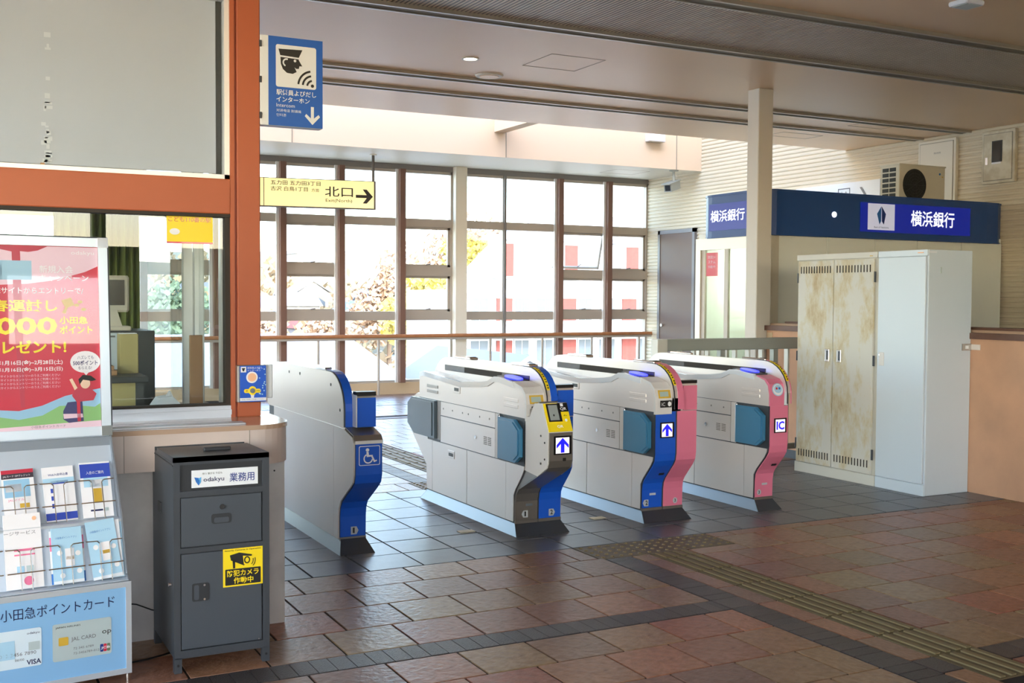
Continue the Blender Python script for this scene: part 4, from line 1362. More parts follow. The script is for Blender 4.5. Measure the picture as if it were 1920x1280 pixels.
MB().cyl((X0 - 0.014, 4.29, 0.335), (X0, 4.29, 0.335), 0.008, 12).build('side_lock', 'chrome', b)
MB().cyl((X1, 4.29, 0.14), (X1 + 0.008, 4.29, 0.14), 0.008, 10).build('hinge_pin', 'bin_dark', b)
MB().box(X0 - 0.002, X0, 4.26, 4.65, 0.786, 0.79).build('lid_seam', 'black', b)
pl = Pl((X0 + 0.068, Y0 + 0.008, 0.70), (1, 0, 0), (0, 0, 1), b)
f = pl.rect(0.0, 0.0, 0.252, 0.066, 'plate_white', 'name_plate', 0.003, 0.004)
pl.poly([(0.010, 0.040), (0.030, 0.036), (0.036, 0.024), (0.026, 0.008), (0.016, 0.022)], 'logo_blue', 'logo_mark', 0.004, parent=f)
pl.poly([(0.024, 0.034), (0.036, 0.040), (0.034, 0.018), (0.028, 0.012), (0.030, 0.026)], 'logo_light', 'logo_mark', 0.0045, parent=f)
pl.text('odakyu', 0.044, 0.016, w=0.078, h=0.022, m='ink_navy', off=0.004, parent=f, bold=0.005)
pl.text('想う 繋がる 今日も', 0.040, 0.048, w=0.075, h=0.008, m='ink_black', off=0.004, parent=f)
pl.text('業務用', 0.142, 0.014, w=0.096, h=0.034, m='ink_blue', off=0.004, parent=f, bold=0.008)
pl = Pl((X0 + 0.183, Y0 + 0.001, 0.309), (1, 0, 0), (0, 0, 1), b)
f = pl.rect(0.0, 0.0, 0.153, 0.147, 'yellow', 'warning_sticker', 0.002)
pl.text('Security Cameras in Operation', 0.006, 0.136, w=0.14, h=0.007, m='ink_black', off=0.003, parent=f, bold=0.02)
pl.rect(0.008, 0.006, 0.145, 0.068, 'ink_black', 'text_field', 0.003, parent=f, r=0.003)
pl.text('防犯カメラ', 0.015, 0.039, w=0.122, h=0.025, m='yellow', off=0.004, parent=f, bold=0.02)
pl.text('作動中', 0.040, 0.010, w=0.076, h=0.025, m='yellow', off=0.004, parent=f, bold=0.02)
pl.poly([(0.026, 0.122), (0.062, 0.130), (0.112, 0.118), (0.100, 0.096), (0.080, 0.078), (0.030, 0.102)], K, 'camera_picture', 0.003, parent=f)
pl.poly([(0.036, 0.104), (0.046, 0.098), (0.046, 0.070), (0.038, 0.070)], K, 'camera_bracket', 0.003, parent=f)
pl.poly([(0.076, 0.116), (0.110, 0.112), (0.106, 0.086), (0.080, 0.082)], 'yellow', 'camera_front', 0.0036, parent=f)
pl.ell(0.092, 0.099, 0.012, 0.014, K, 'camera_lens', 0.0042, parent=f)
pl.ell(0.092, 0.099, 0.007, 0.009, 'yellow', 'lens_ring', 0.0048, parent=f)
for r in (0.022, 0.030):
    pl.arc(0.092, 0.097, r, 0.003, -45, 15, K, 'signal_wave', 0.0042, parent=f)

# cable on the floor from the leaflet stand to the bin
c = thing('power_cable', (0.72, 4.6, 0.0), 'thin black cable trailing from the leaflet stand behind the bin', 'cable')
MB().tube([(0.55, 4.70, 0.17), (0.66, 4.715, 0.172), (0.72, 4.715, 0.16), (0.78, 4.715, 0.13), (0.83, 4.715, 0.115)], 0.003, 6).build('upper_run', 'black', c)
MB().tube([(0.60, 4.42, 0.004), (0.66, 4.46, 0.004), (0.72, 4.47, 0.004), (0.79, 4.50, 0.004), (0.84, 4.53, 0.004)], 0.004, 6).build('floor_run', 'black', c)
# ================================================================== LEAFLET STAND WITH POSTER
RZ = math.radians(6)
rk = thing('leaflet_stand', (0.632, 4.262, 0), 'pale blue metal leaflet stand with a red campaign poster frame on top', 'leaflet stand', rz=RZ)
W = 0.62
def L(mb, name, m, par=rk):
    return mb.build(name, m, par, local=True)
# lower board with frame
L(MB().box(-W, 0, 0.004, 0.03, 0.03, 0.372), 'board_back', 'rack_side')
brd = L(MB().box(-W + 0.02, -0.018, 0.0, 0.006, 0.05, 0.352), 'front_board', 'rack_blue')
fm = MB().box(-W, 0, -0.004, 0.012, 0.03, 0.05).box(-W, 0, -0.004, 0.012, 0.352, 0.372).box(-0.02, 0, -0.004, 0.012, 0.05, 0.352).box(-W, -W + 0.02, -0.004, 0.012, 0.05, 0.352)
L(fm, 'board_frame', 'rack_frame')
for y in (0.0, 0.27):
    for x in (-0.012, -W + 0.012):
        L(MB().cyl((x, y + 0.01, 0.0), (x, y + 0.01, 0.035), 0.009, 10), 'levelling_foot', 'chrome')
L(MB().box(-W, 0, 0.27, 0.30, 0.03, 0.88), 'back_panel', 'rack_side')
side = [(0.012, 0.03), (0.012, 0.372), (0.05, 0.39), (0.12, 0.60), (0.28, 0.90), (0.30, 0.90), (0.30, 0.03)]
for x in (-0.006, -W):
    L(MB().prism(side, 'x', x, x + 0.006), 'side_plate', 'rack_side')
L(MB().box(-W, -0.006, 0.012, 0.075, 0.362, 0.375), 'lower_shelf', 'rack_panel')
L(MB().sheet([(0.07, 0.375), (0.125, 0.575)], 'x', -W, -0.006, -0.004), 'lower_backing', 'rack_panel')
L(MB().box(-W, -0.006, 0.112, 0.175, 0.575, 0.585), 'upper_shelf', 'rack_frame')
L(MB().sheet([(0.17, 0.585), (0.285, 0.885)], 'x', -W, -0.006, -0.004), 'upper_backing', 'rack_panel')
# poster frame
po = Vector((0, 0.285, 0.885))
pu = Vector((0, 0.045, 0.75)).normalized()
pn = Vector((1, 0, 0)).cross(pu)
def PB(x0, x1, v0, v1, t0, t1):
    """box on the leaning poster plane"""
    vs = []
    for t in (t0, t1):
        for v in (v0, v1):
            for x in (x0, x1):
                vs.append(po + Vector((x, 0, 0)) + pu * v + pn * t)
    return MB().add(vs, [(0, 2, 3, 1), (4, 5, 7, 6), (0, 1, 5, 4), (2, 6, 7, 3), (0, 4, 6, 2), (1, 3, 7, 5)])
L(PB(-W + 0.01, -0.012, 0.0, 0.755, -0.012, 0.0), 'poster_backing', 'rack_side')
for a in ((-W, 0.0, 0.0, 0.034, -0.006, 0.014), (-W, 0.0, 0.727, 0.761, -0.006, 0.014), (-0.034, 0.0, 0.034, 0.727, -0.006, 0.014), (-W, -W + 0.034, 0.034, 0.727, -0.006, 0.014)):
    L(PB(*a), 'frame_rail', 'rack_frame')
for v in (0.0, 0.727):
    L(PB(-0.036, 0.003, v - 0.002, v + 0.036, -0.007, 0.017), 'frame_corner', 'chrome')
L(PB(0.0, 0.006, 0.03, 0.73, -0.008, 0.012), 'frame_edge', 'steel_dark')
L(PB(-W, 0.0, 0.761, 0.766, -0.008, 0.012), 'frame_edge', 'steel_dark')
pp = Pl(po, (1, 0, 0), pu, rk, local=True)
q = 0.00206
def PX(x, y):
    return ((x - 200) * q, (828 - y) * q)
art = pp.rect(-W + 0.034, 0.034, -0.034, 0.727, 'poster_red', 'poster', 0.002)
def art_poly(pts, m, name, off):
    pp.poly([PX(*p) for p in pts], m, name, off, parent=art)
def art_text(s, x0, y0, x1, y1, m, bold=0.0, off=0.0042):
    a, b_ = PX(x0, y1), PX(x1, y0)
    pp.text(s, a[0], a[1], w=b_[0] - a[0], h=b_[1] - a[1], m=m, off=off, parent=art, bold=bold)
art_poly([(-84, 476), (183, 476), (183, 511), (160, 522), (130, 531), (100, 539), (60, 545), (0, 548), (-84, 545)], 'poster_pink', 'pale_sky', 0.0026)
art_poly([(-40, 476), (95, 476), (78, 484), (62, 487), (48, 486), (49, 540), (50, 620), (51, 770), (44, 770), (36, 620), (35, 540), (34, 487), (0, 480)], 'poster_tree', 'tree_print', 0.003)
art_poly([(-84, 775), (-20, 770), (40, 776), (80, 768), (120, 752), (150, 746), (183, 740), (183, 812), (-84, 812)], 'poster_sky', 'sky_band', 0.0032)
art_poly([(-84, 785), (0, 784), (40, 792), (80, 786), (110, 770), (140, 770), (183, 776), (183, 812), (-84, 812)], 'poster_green', 'hill_print', 0.0036)
art_poly([(-84, 808), (183, 800), (183, 813), (-84, 813)], 'poster_pink', 'small_print_band', 0.004)
for (x, y) in ((-8, 515), (42, 515)):
    pp.rect(*PX(x - 35, 538), *PX(x + 25, 503), 'paper_sky', 'card_print', 0.0036, parent=art)
art_text('odakyu', 136, 483, 177, 492, 'poster_white', off=0.0035)
art_text('新規入会', 80, 511, 139, 525, 'poster_white', 0.01)
art_text('キャンペーン', 80, 528, 166, 540, 'poster_white', 0.01)
art_text('ONEサイトからエントリーで/', -12, 552, 156, 563, 'poster_white', 0.008)
art_text('新春運試し', -30, 574, 110, 596, 'poster_yellow', 0.02)
art_poly([(117, 575), (134, 570), (140, 584), (124, 590)], 'gold', 'mallet_print', 0.0042)
art_poly([(122, 590), (128, 588), (124, 600), (118, 598)], 'gold', 'mallet_handle', 0.0042)
for (x, y) in ((144, 584), (150, 578), (156, 592)):
    pp.ell(*PX(x, y), 0.009, 0.006, 'gold', 'coin_print', 0.0042, parent=art)
art_text('5,000', -46, 606, 109, 643, 'poster_yellow', 0.03)
art_text('小田急', 113, 605, 163, 619, 'poster_yellow', 0.03)
art_text('ポイント', 113, 622, 171, 637, 'poster_yellow', 0.03)
art_text('プレゼント!', -14, 648, 124, 672, 'poster_yellow', 0.03)
art_text('2026年1月16日(金)~2月28日(土)', -16, 684, 117, 694, 'poster_white', 0.015)
art_text('2026年1月16日(金)~3月15日(日)', -16, 697, 117, 706, 'poster_white', 0.015)
for k in range(4):
    art_text('上記期間中に対象サイトからエントリーのうえご利用ください', -30, 710 + k * 7, 112, 715 + k * 7, 'poster_pink')
pp.ell(*PX(157, 690), 0.055, 0.042, 'poster_white', 'speech_bubble', 0.0042, parent=art)
art_poly([(152, 708), (164, 708), (158, 715)], 'poster_white', 'bubble_tail', 0.0042)
art_text('ハズレても', 143, 678, 172, 685, 'poster_navy', off=0.0052)
art_text('500ポイント', 135, 687, 179, 696, 'poster_navy', 0.02, off=0.0052)
art_text('もらえる!', 144, 698, 168, 704, 'poster_navy', off=0.0052)
# little picture of a woman sitting on a train
art_poly([(116, 780), (124, 764), (150, 762), (152, 800), (126, 802), (116, 795)], 'poster_navy', 'train_print', 0.0044)
art_poly([(116, 785), (150, 786), (151, 793), (117, 794)], 'poster_pink', 'train_band', 0.005)
art_poly([(140, 762), (146, 762), (147, 800), (141, 800)], 'poster_red', 'train_door', 0.005)
art_poly([(138, 738), (160, 734), (176, 750), (170, 762), (140, 764), (132, 752)], 'poster_tree', 'figure_coat', 0.0046)
pp.ell(*PX(156, 730), 0.018, 0.02, 'poster_skin', 'figure_face', 0.005, parent=art)
art_poly([(144, 722), (152, 714), (166, 716), (176, 724), (168, 726), (152, 723), (146, 732)], 'ink_black', 'figure_hair', 0.0054)
art_poly([(128, 722), (133, 720), (142, 738), (137, 742)], 'poster_skin', 'figure_arm', 0.005)
art_poly([(160, 790), (170, 776), (182, 768), (183, 795), (170, 800)], 'poster_green', 'leaf_print', 0.0046)
art_text('小田急ポイントカード', 60, 804, 120, 809, 'ink_grey', off=0.0052)
L(PB(-W + 0.03, -0.03, 0.03, 0.73, 0.0085, 0.0095), 'poster_cover', 'poster_cover')

# print on the lower board
pb = Pl((0, -0.0005, 0), (1, 0, 0), (0, 0, 1), rk, local=True)
pb.text('小田急ポイントカード', -0.445, 0.285, w=0.385, h=0.042, m='ink_navy', off=0.001, parent=brd)
c1 = pb.rect(-0.275, 0.115, -0.072, 0.25, 'card_silver', 'card_picture', 0.001, parent=brd, r=0.008)
pb.text('JAPAN AIRLINES', -0.265, 0.232, w=0.085, h=0.008, m='ink_black', off=0.002, parent=c1)
pb.text('JAL CARD', -0.212, 0.178, w=0.085, h=0.018, m='ink_grey', off=0.002, parent=c1)
pb.text('op', -0.105, 0.186, w=0.032, h=0.018, m='ink_black', off=0.002, parent=c1)
pb.rect(-0.255, 0.17, -0.222, 0.20, 'gold', 'chip', 0.002, parent=c1, r=0.004)
pb.text('72 345 6789', -0.205, 0.15, w=0.07, h=0.008, m='ink_grey', off=0.002, parent=c1)
pb.text('72-3456789-012', -0.205, 0.132, w=0.09, h=0.008, m='ink_grey', off=0.002, parent=c1)
for k, m in enumerate(('ink_blue', 'poster_red', 'leaf_green')):
    pb.rect(-0.112 + k * 0.012, 0.126, -0.101 + k * 0.012, 0.154, m, 'card_mark', 0.002, parent=c1, r=0.003)
pb.text('JCB', -0.110, 0.134, w=0.032, h=0.011, m='paper_white', off=0.003, parent=c1, bold=0.02)
c2 = pb.rect(-0.52, 0.115, -0.312, 0.25, 'visa_card', 'card_picture', 0.001, parent=brd, r=0.008)
pb.rect(-0.46, 0.15, -0.40, 0.215, 'paper_sky', 'card_pattern', 0.002, parent=c2)
pb.rect(-0.355, 0.172, -0.318, 0.202, 'card_silver', 'chip', 0.002, parent=c2)
pb.text('odakyu', -0.36, 0.228, w=0.042, h=0.01, m='ink_navy', off=0.002, parent=c2)
pb.text('9012 3456 7890', -0.46, 0.158, w=0.13, h=0.012, m='ink_grey', off=0.002, parent=c2)
pb.text('00/00', -0.40, 0.140, w=0.03, h=0.008, m='ink_grey', off=0.002, parent=c2)
pb.text('VISA', -0.362, 0.122, w=0.048, h=0.018, m='ink_navy', off=0.002, parent=c2, bold=0.02)

# wire pockets: two uprights, a bent top wire and a cross wire each
def pocket(cx, y0, z0, dy, dz, wd=0.125):
    def P(x, v, out):
        return (x, y0 + dy * v - 0.028 - out, z0 + dz * v)
    mb = MB()
    r = 0.0022
    for s in (-1, 1):
        xi = cx + s * 0.018
        mb.tube([(xi, y0 - 0.03, z0 + 0.0), P(xi, 0.62, 0.0), P(xi + s * 0.008, 0.66, 0.0), P(cx + s * wd / 2, 0.66, -0.004), (cx + s * wd / 2, y0 + dy * 0.66, z0 + dz * 0.66)], r, 6)
    mb.tube([P(cx - wd / 2, 0.28, 0.002), P(cx + wd / 2, 0.28, 0.002)], r, 6)
    L(mb, 'wire_pocket', 'chrome')
UY, UZ, UDY, UDZ = 0.168, 0.588, 0.115, 0.30
LY, LZ, LDY, LDZ = 0.068, 0.378, 0.055, 0.20
for cx in (-0.075, -0.212, -0.349, -0.486):
    pocket(cx, UY, UZ, UDY * 0.7, UDZ * 0.7)
    pocket(cx, LY, LZ, LDY * 1.05, LDZ * 1.05)

# leaflets standing in the pockets, each a thing of its own
def leaflet(cx, upper, label, prints, wd=0.11, ht=0.205, rot=0.0, front=0.0, base='paper_white', stack=0.008):
    y0, z0, dy, dz = (UY, UZ, UDY, UDZ) if upper else (LY, LZ, LDY, LDZ)
    up = Vector((0, dy, dz)).normalized()
    up = (up + Vector((math.sin(rot), 0, 0))).normalized()
    rt = Vector((1, 0, 0)) - up * up.x
    rt.normalize()
    nn = rt.cross(up)
    ol = Vector((cx, y0 - 0.004, z0)) + nn * front
    Rm = Matrix.Rotation(RZ, 3, 'Z')
    wo = Rm @ ol + Vector((0.632, 4.262, 0))
    t = thing('leaflet', wo, label, 'leaflet', 'leaflets in the stand')
    R_, U_ = Rm @ rt, Rm @ up
    pl = Pl(wo - R_ * (wd / 2), R_, U_, t)
    sh = pl.rect(0, 0, wd, ht, base, 'paper', stack, stack)
    for kind, *a in prints:
        if kind == 'r':
            x0, y0_, x1, y1, m = a
            pl.rect(x0 * wd, y0_ * ht, x1 * wd, y1 * ht, m, 'printed_area', stack + 0.0008, parent=sh)
        elif kind == 'e':
            x, y, r, m = a
            pl.ell(x * wd, y * ht, r * wd, r * wd, m, 'printed_dot', stack + 0.0012, parent=sh, n=14)
        else:
            s, x, y, wv, hv, m = a
            pl.text(s, x * wd, y * ht, w=wv * wd, h=hv * ht, m=m, off=stack + 0.0014, parent=sh)
    return t
leaflet(-0.075, True, 'leaflet with deep blue head and gold card picture in top pocket',
        [('r', 0, 0.72, 1, 0.97, 'paper_blue'), ('r', 0.1, 0.55, 0.9, 0.72, 'paper_sky'), ('r', 0.36, 0.27, 0.66, 0.52, 'gold'), ('r', 0.3, 0.55, 0.7, 0.68, 'paper_white'),
         ('t', '入会のご案内', 0.2, 0.78, 0.58, 0.06, 'paper_white'), ('r', 0.25, 0.11, 0.65, 0.14, 'ink_navy'), ('r', 0.7, 0.1, 0.84, 0.16, 'card_silver')], ht=0.212, base='paper_white')
leaflet(-0.205, True, 'white leaflet with blue bands beside the gold card leaflet',
        [('t', 'Web入会申込書', 0.18, 0.83, 0.64, 0.05, 'ink_blue'), ('r', 0, 0.70, 1, 0.79, 'paper_sky'), ('r', 0.25, 0.68, 0.8, 0.74, 'paper_blue'), ('r', 0, 0.02, 1, 0.15, 'paper_blue'),
         ('r', 0.22, 0.52, 0.3, 0.6, 'paper_blue'), ('r', 0.22, 0.38, 0.3, 0.46, 'paper_blue'), ('r', 0.22, 0.24, 0.3, 0.32, 'paper_blue')], rot=-0.02)
leaflet(-0.345, True, 'leaflet with red and black head strips and sky picture',
        [('r', 0, 0.93, 1, 1, 'paper_red'), ('r', 0, 0.84, 1, 0.93, 'paper_dark'), ('t', 'JALカード OPクレジット', 0.05, 0.86, 0.85, 0.045, 'paper_white'), ('r', 0.06, 0.5, 0.86, 0.82, 'poster_sky'),
         ('r', 0.1, 0.6, 0.6, 0.74, 'paper_white'), ('t', 'JALマイル', 0.15, 0.42, 0.5, 0.05, 'pink_print'), ('r', 0.5, 0.3, 0.8, 0.38, 'gold')], rot=-0.02)
BL = [('t', '小田急ポイントアプリ', 0.12, 0.80, 0.7, 0.04, 'logo_blue'), ('r', 0.42, 0.3, 0.72, 0.62, 'paper_white'), ('r', 0.45, 0.42, 0.7, 0.48, 'gold'),
      ('e', 0.24, 0.55, 0.09, 'paper_white'), ('e', 0.84, 0.52, 0.09, 'paper_white'), ('e', 0.3, 0.14, 0.09, 'paper_white'), ('e', 0.86, 0.2, 0.09, 'paper_white'), ('r', 0, 0, 1, 0.05, 'paper_pale')]
leaflet(-0.205, False, 'light blue app leaflet with pink-edged sheet behind it in lower pocket', BL, base='paper_sky', front=0.006, wd=0.105, ht=0.20)
leaflet(-0.204, False, 'white sheet with pink edge tabs tucked behind a light blue leaflet', [('r', 0, 0.62, 1, 0.88, 'pink_print'), ('r', 0, 0.0, 1, 0.2, 'logo_blue')], wd=0.118, ht=0.192, stack=0.004)
leaflet(-0.068, False, 'front light blue app leaflet of the fanned stack in right lower pocket', BL, base='paper_sky', front=0.012, rot=-0.09, wd=0.105, ht=0.215, stack=0.003)
leaflet(-0.062, False, 'middle sheet of the fanned light blue stack in lower pocket', [], base='paper_pale', front=0.006, rot=-0.03, wd=0.105, ht=0.21, stack=0.003)
leaflet(-0.056, False, 'rearmost sheet of the fanned light blue stack in lower pocket', [], base='paper_sky', front=0.0, rot=0.02, wd=0.105, ht=0.205, stack=0.003)
leaflet(-0.352, False, 'tall white service leaflet with pink oval in lower pocket',
        [('t', 'ージサービス', 0.0, 0.72, 0.85, 0.05, 'ink_grey'), ('e', 0.83, 0.93, 0.06, 'peach_print'), ('e', 0.6, 0.1, 0.13, 'pink_print'), ('r', 0.3, 0.2, 0.5, 0.3, 'paper_sky'), ('r', 0.55, 0.2, 0.75, 0.3, 'card_silver'),
         ('r', 0.25, 0.5, 0.8, 0.53, 'pink_print'), ('r', 0.25, 0.44, 0.8, 0.46, 'pink_print')], ht=0.265, wd=0.125)

# ================================================================== HANGING YELLOW EXIT SIGN
yr = math.radians(-9)
ys = thing('exit_sign', (5.40, 14.5, 2.60), 'backlit yellow north exit direction sign hanging from the soffit', 'sign', rz=yr)
MB().bbox(-2.4, 0.0, -0.05, 0.05, 0.02, 0.41, 0.004).build('sign_case', 'sign_frame', ys, local=True)
pl = Pl((0, -0.0515, 0), (1, 0, 0), (0, 0, 1), ys, local=True)
f = pl.rect(-2.39, 0.035, -0.03, 0.40, 'sign_yellow', 'sign_face', 0.001)
pl.rect(-1.515, 0.035, -1.505, 0.40, 'sign_frame', 'face_joint', 0.003, parent=f)
pl.text('五力田 五力田3丁目', -1.42, 0.315, w=0.66, h=0.06, m='sign_ink', off=0.003, parent=f, bold=0.006)
pl.text('古沢 白鳥1丁目', -1.42, 0.235, w=0.49, h=0.06, m='sign_ink', off=0.003, parent=f, bold=0.006)
pl.text('方面', -0.88, 0.235, w=0.1, h=0.045, m='sign_ink', off=0.003, parent=f)
pl.text('北口', -0.70, 0.18, w=0.38, h=0.135, m='sign_ink', off=0.003, parent=f, bold=0.006)
pl.text('Exit(North)', -0.69, 0.095, w=0.36, h=0.055, m='sign_ink', off=0.003, parent=f)
pl.poly([(-0.28, 0.175), (-0.28, 0.215), (-0.13, 0.215), (-0.185, 0.29), (-0.13, 0.29), (-0.045, 0.195), (-0.13, 0.10), (-0.185, 0.10), (-0.13, 0.175)], 'sign_ink', 'arrow', 0.003, parent=f)
for x in (-0.03, -2.36):
    MB().cyl((x, 0, 0.40), (x, 0, 0.78), 0.02, 10).build('hanger', 'sign_frame', ys, local=True)
    MB().cyl((x, 0, 0.765), (x, 0, 0.78), 0.05, 12).build('ceiling_plate', 'panel_cream', ys, local=True)
# ================================================================== BANK BOOTH BEHIND THE LOW WALL
BX0, BX1, BY0, BY1 = 7.10, 10.44, 8.40, 9.50
bk = thing('bank_booth', (8.8, 8.95, 0), 'cash machine booth with navy blue lit fascia and glass side door', 'booth')
MB().box(BX0 + 0.04, BX1, BY0 + 0.03, BY0 + 0.08, 0.0, 2.06).box(BX1 - 0.05, BX1, BY0 + 0.03, BY1, 0.0, 2.06).box(BX0 + 0.06, BX1, BY1 - 0.05, BY1, 0, 2.06).build('wall_shell', 'booth_grey', bk)
MB().box(BX0 + 0.04, BX1, BY0 + 0.03, BY1, 2.03, 2.10).build('inner_ceiling', 'booth_grey', bk)
xs = [7.28, 7.9, 8.55, 9.15, 9.8, BX1]
for i in range(5):
    MB().bbox(xs[i] + 0.003, xs[i + 1] - 0.003, BY0 + 0.018, BY0 + 0.032, 0.0, 2.05, 0.002).build('wall_panel', 'booth_grey', bk)
MB().box(7.10, 7.275, BY0 + 0.006, BY0 + 0.06, 0.0, 2.05).build('corner_post', 'booth_frame', bk)
# fascia: rounded at both ends
def fascia_outline(x0, x1, y0, y1, r):
    p = []
    for cx, cy, a0 in ((x0 + r, y1 - r, 90), (x0 + r * 0.6, y0 + r * 0.6, 180)):
        rr = r if a0 == 90 else r * 0.6
        for k in range(7):
            a = math.radians(a0 + 90 * k / 6)
            p.append((cx + rr * math.cos(a), cy + rr * math.sin(a)))
    p += [(x1 - 0.3, y0), (x1 - 0.1, y0 + 0.02), (x1, y0 + 0.07), (x1, y1)]
    return p
MB().prism(fascia_outline(BX0 - 0.01, BX1 + 0.01, BY0 - 0.02, BY1 + 0.02, 0.30), 'z', 2.045, 2.485).build('fascia', 'bank_navy', bk)
for z0, z1 in ((2.045, 2.06), (2.47, 2.488)):
    MB().prism(fascia_outline(BX0 - 0.016, BX1 + 0.013, BY0 - 0.026, BY1 + 0.024, 0.30), 'z', z0, z1).build('fascia_bead', 'bank_navy', bk)
# lit name panels
pl = Pl((8.30, BY0 - 0.021, 2.115), (1, 0, 0), (0, 0, 1), bk)
f = pl.rect(0.0, 0.0, 1.585, 0.295, 'bank_lit', 'lit_panel', 0.004, 0.01)
lg = pl.rect(0.10, 0.022, 0.47, 0.288, 'bank_logo_white', 'logo_field', 0.007, 0.003, parent=f)
pl.poly([(0.28, 0.262), (0.222, 0.185), (0.258, 0.078), (0.278, 0.11)], 'logo_blue', 'logo_mark', 0.009, parent=lg)
pl.poly([(0.286, 0.262), (0.345, 0.185), (0.318, 0.078), (0.290, 0.11)], 'ink_blue', 'logo_mark', 0.009, parent=lg)
pl.text('Bank of Yokohama', 0.185, 0.040, w=0.2, h=0.018, m='ink_navy', off=0.009, parent=lg)
pl.text('横浜銀行', 0.70, 0.075, w=0.64, h=0.165, m='bank_letter', off=0.008, parent=f, bold=0.015)
pl = Pl((BX0 - 0.011, 9.26, 2.12), (0, -1, 0), (0, 0, 1), bk)
f = pl.rect(0.0, 0.0, 0.62, 0.27, 'bank_lit', 'lit_panel', 0.004, 0.01)
pl.text('横浜銀行', 0.03, 0.085, w=0.54, h=0.12, m='bank_letter', off=0.008, parent=f, bold=0.015)
MB().cyl((7.95, BY0 - 0.03, 2.27), (7.95, BY0 - 0.02, 2.27), 0.03, 12).build('fascia_lamp', 'bank_letter', bk)
# glazed side with sliding door
MB().box(BX0, BX0 + 0.06, 9.42, 9.50, 0.0, 2.05).box(BX0, BX0 + 0.06, BY0 + 0.02, 8.60, 0.0, 2.05).box(BX0, BX0 + 0.06, 8.60, 9.42, 1.93, 2.05).build('door_frame', 'booth_frame', bk)
dr = MB().box(BX0 + 0.015, BX0 + 0.045, 9.36, 9.42, 0.0, 1.93).box(BX0 + 0.015, BX0 + 0.045, 8.98, 9.04, 0.0, 1.93).box(BX0 + 0.015, BX0 + 0.045, 8.60, 8.64, 0.0, 1.93).build('sliding_door', 'alu_frame', bk)
MB().box(BX0 + 0.027, BX0 + 0.033, 9.04, 9.36, 0.02, 1.93).build('pane', 'door_glass', dr)
MB().box(BX0 + 0.027, BX0 + 0.033, 8.64, 8.98, 0.02, 1.93).build('pane', 'door_glass', dr)
pl = Pl((BX0 + 0.012, 9.33, 1.66), (0, -1, 0), (0, 0, 1), bk)
n = pl.rect(0, 0, 0.19, 0.24, 'poster_red', 'red_notice', 0.002)
for k in range(3):
    pl.text('防犯システム作動中'[k * 3:k * 3 + 3], 0.03, 0.18 - k * 0.05, w=0.12, h=0.03, m='poster_pink', off=0.003, parent=n)
# lit ceiling panel and cash machine inside
MB().box(7.5, 8.7, 8.8, 9.2, 2.012, 2.028).build('ceiling_lamp', 'booth_glow', bk)
MB().bbox(7.7, 8.4, 8.75, 9.3, 0.0, 1.35, 0.01).build('cash_machine', 'panel_cream', bk)

# outdoor unit of an air conditioner standing on the booth
ac = thing('air_conditioner', (9.5, 8.8, 2.49), 'cream air conditioner outdoor unit on top of the bank booth', 'air conditioner')
AX0, AX1, AY0, AY1 = 9.17, 9.86, 8.70, 8.97
MB().bbox(AX0, AX1, AY0, AY1, 2.51, 2.875, 0.006).build('casing', 'ac_cream', ac)
MB().box(AX0 - 0.006, AX1 + 0.006, AY0 - 0.006, AY1 + 0.006, 2.872, 2.885).build('top_cover', 'ac_cream', ac)
for x in (AX0 + 0.08, AX1 - 0.12):
    MB().box(x, x + 0.04, AY0 - 0.01, AY1 + 0.01, 2.4895, 2.512).build('foot', 'steel_dark', ac)
MB().cyl((AX0 + 0.225, AY0 - 0.006, 2.665), (AX0 + 0.225, AY0 + 0.01, 2.665), 0.172, 36).build('fan_ring', 'ac_dark', ac)
mb = MB()
for k in range(5):
    r0 = 0.03 + k * 0.032
    for i in range(32):
        a, b_ = 2 * math.pi * i / 32, 2 * math.pi * (i + 1) / 32
        mb.cyl((AX0 + 0.225 + r0 * math.cos(a), AY0 - 0.009, 2.665 + r0 * math.sin(a)), (AX0 + 0.225 + r0 * math.cos(b_), AY0 - 0.009, 2.665 + r0 * math.sin(b_)), 0.0025, 4)
for i in range(12):
    a = 2 * math.pi * i / 12
    mb.cyl((AX0 + 0.225, AY0 - 0.01, 2.665), (AX0 + 0.225 + 0.165 * math.cos(a), AY0 - 0.01, 2.665 + 0.165 * math.sin(a)), 0.0025, 4)
mb.build('fan_grille', 'bin_dark', ac)
for j in range(6):
    MB().box(AX0 - 0.004, AX0 + 0.002, AY0 + 0.05, AY0 + 0.135, 2.53 + j * 0.055, 2.57 + j * 0.055).build('side_louvre', 'ac_dark', ac)
    MB().box(AX0 - 0.004, AX0 + 0.002, AY0 + 0.15, AY0 + 0.235, 2.53 + j * 0.055, 2.57 + j * 0.055).build('side_louvre', 'ac_dark', ac)
MB().cyl((AX1 - 0.085, AY0 - 0.004, 2.80), (AX1 - 0.085, AY0 + 0.002, 2.80), 0.012, 12).build('maker_badge', 'logo_blue', ac)
MB().cyl((AX1 - 0.045, AY0 - 0.004, 2.77), (AX1 - 0.045, AY0 + 0.002, 2.77), 0.008, 12).build('maker_badge', 'gold', ac)

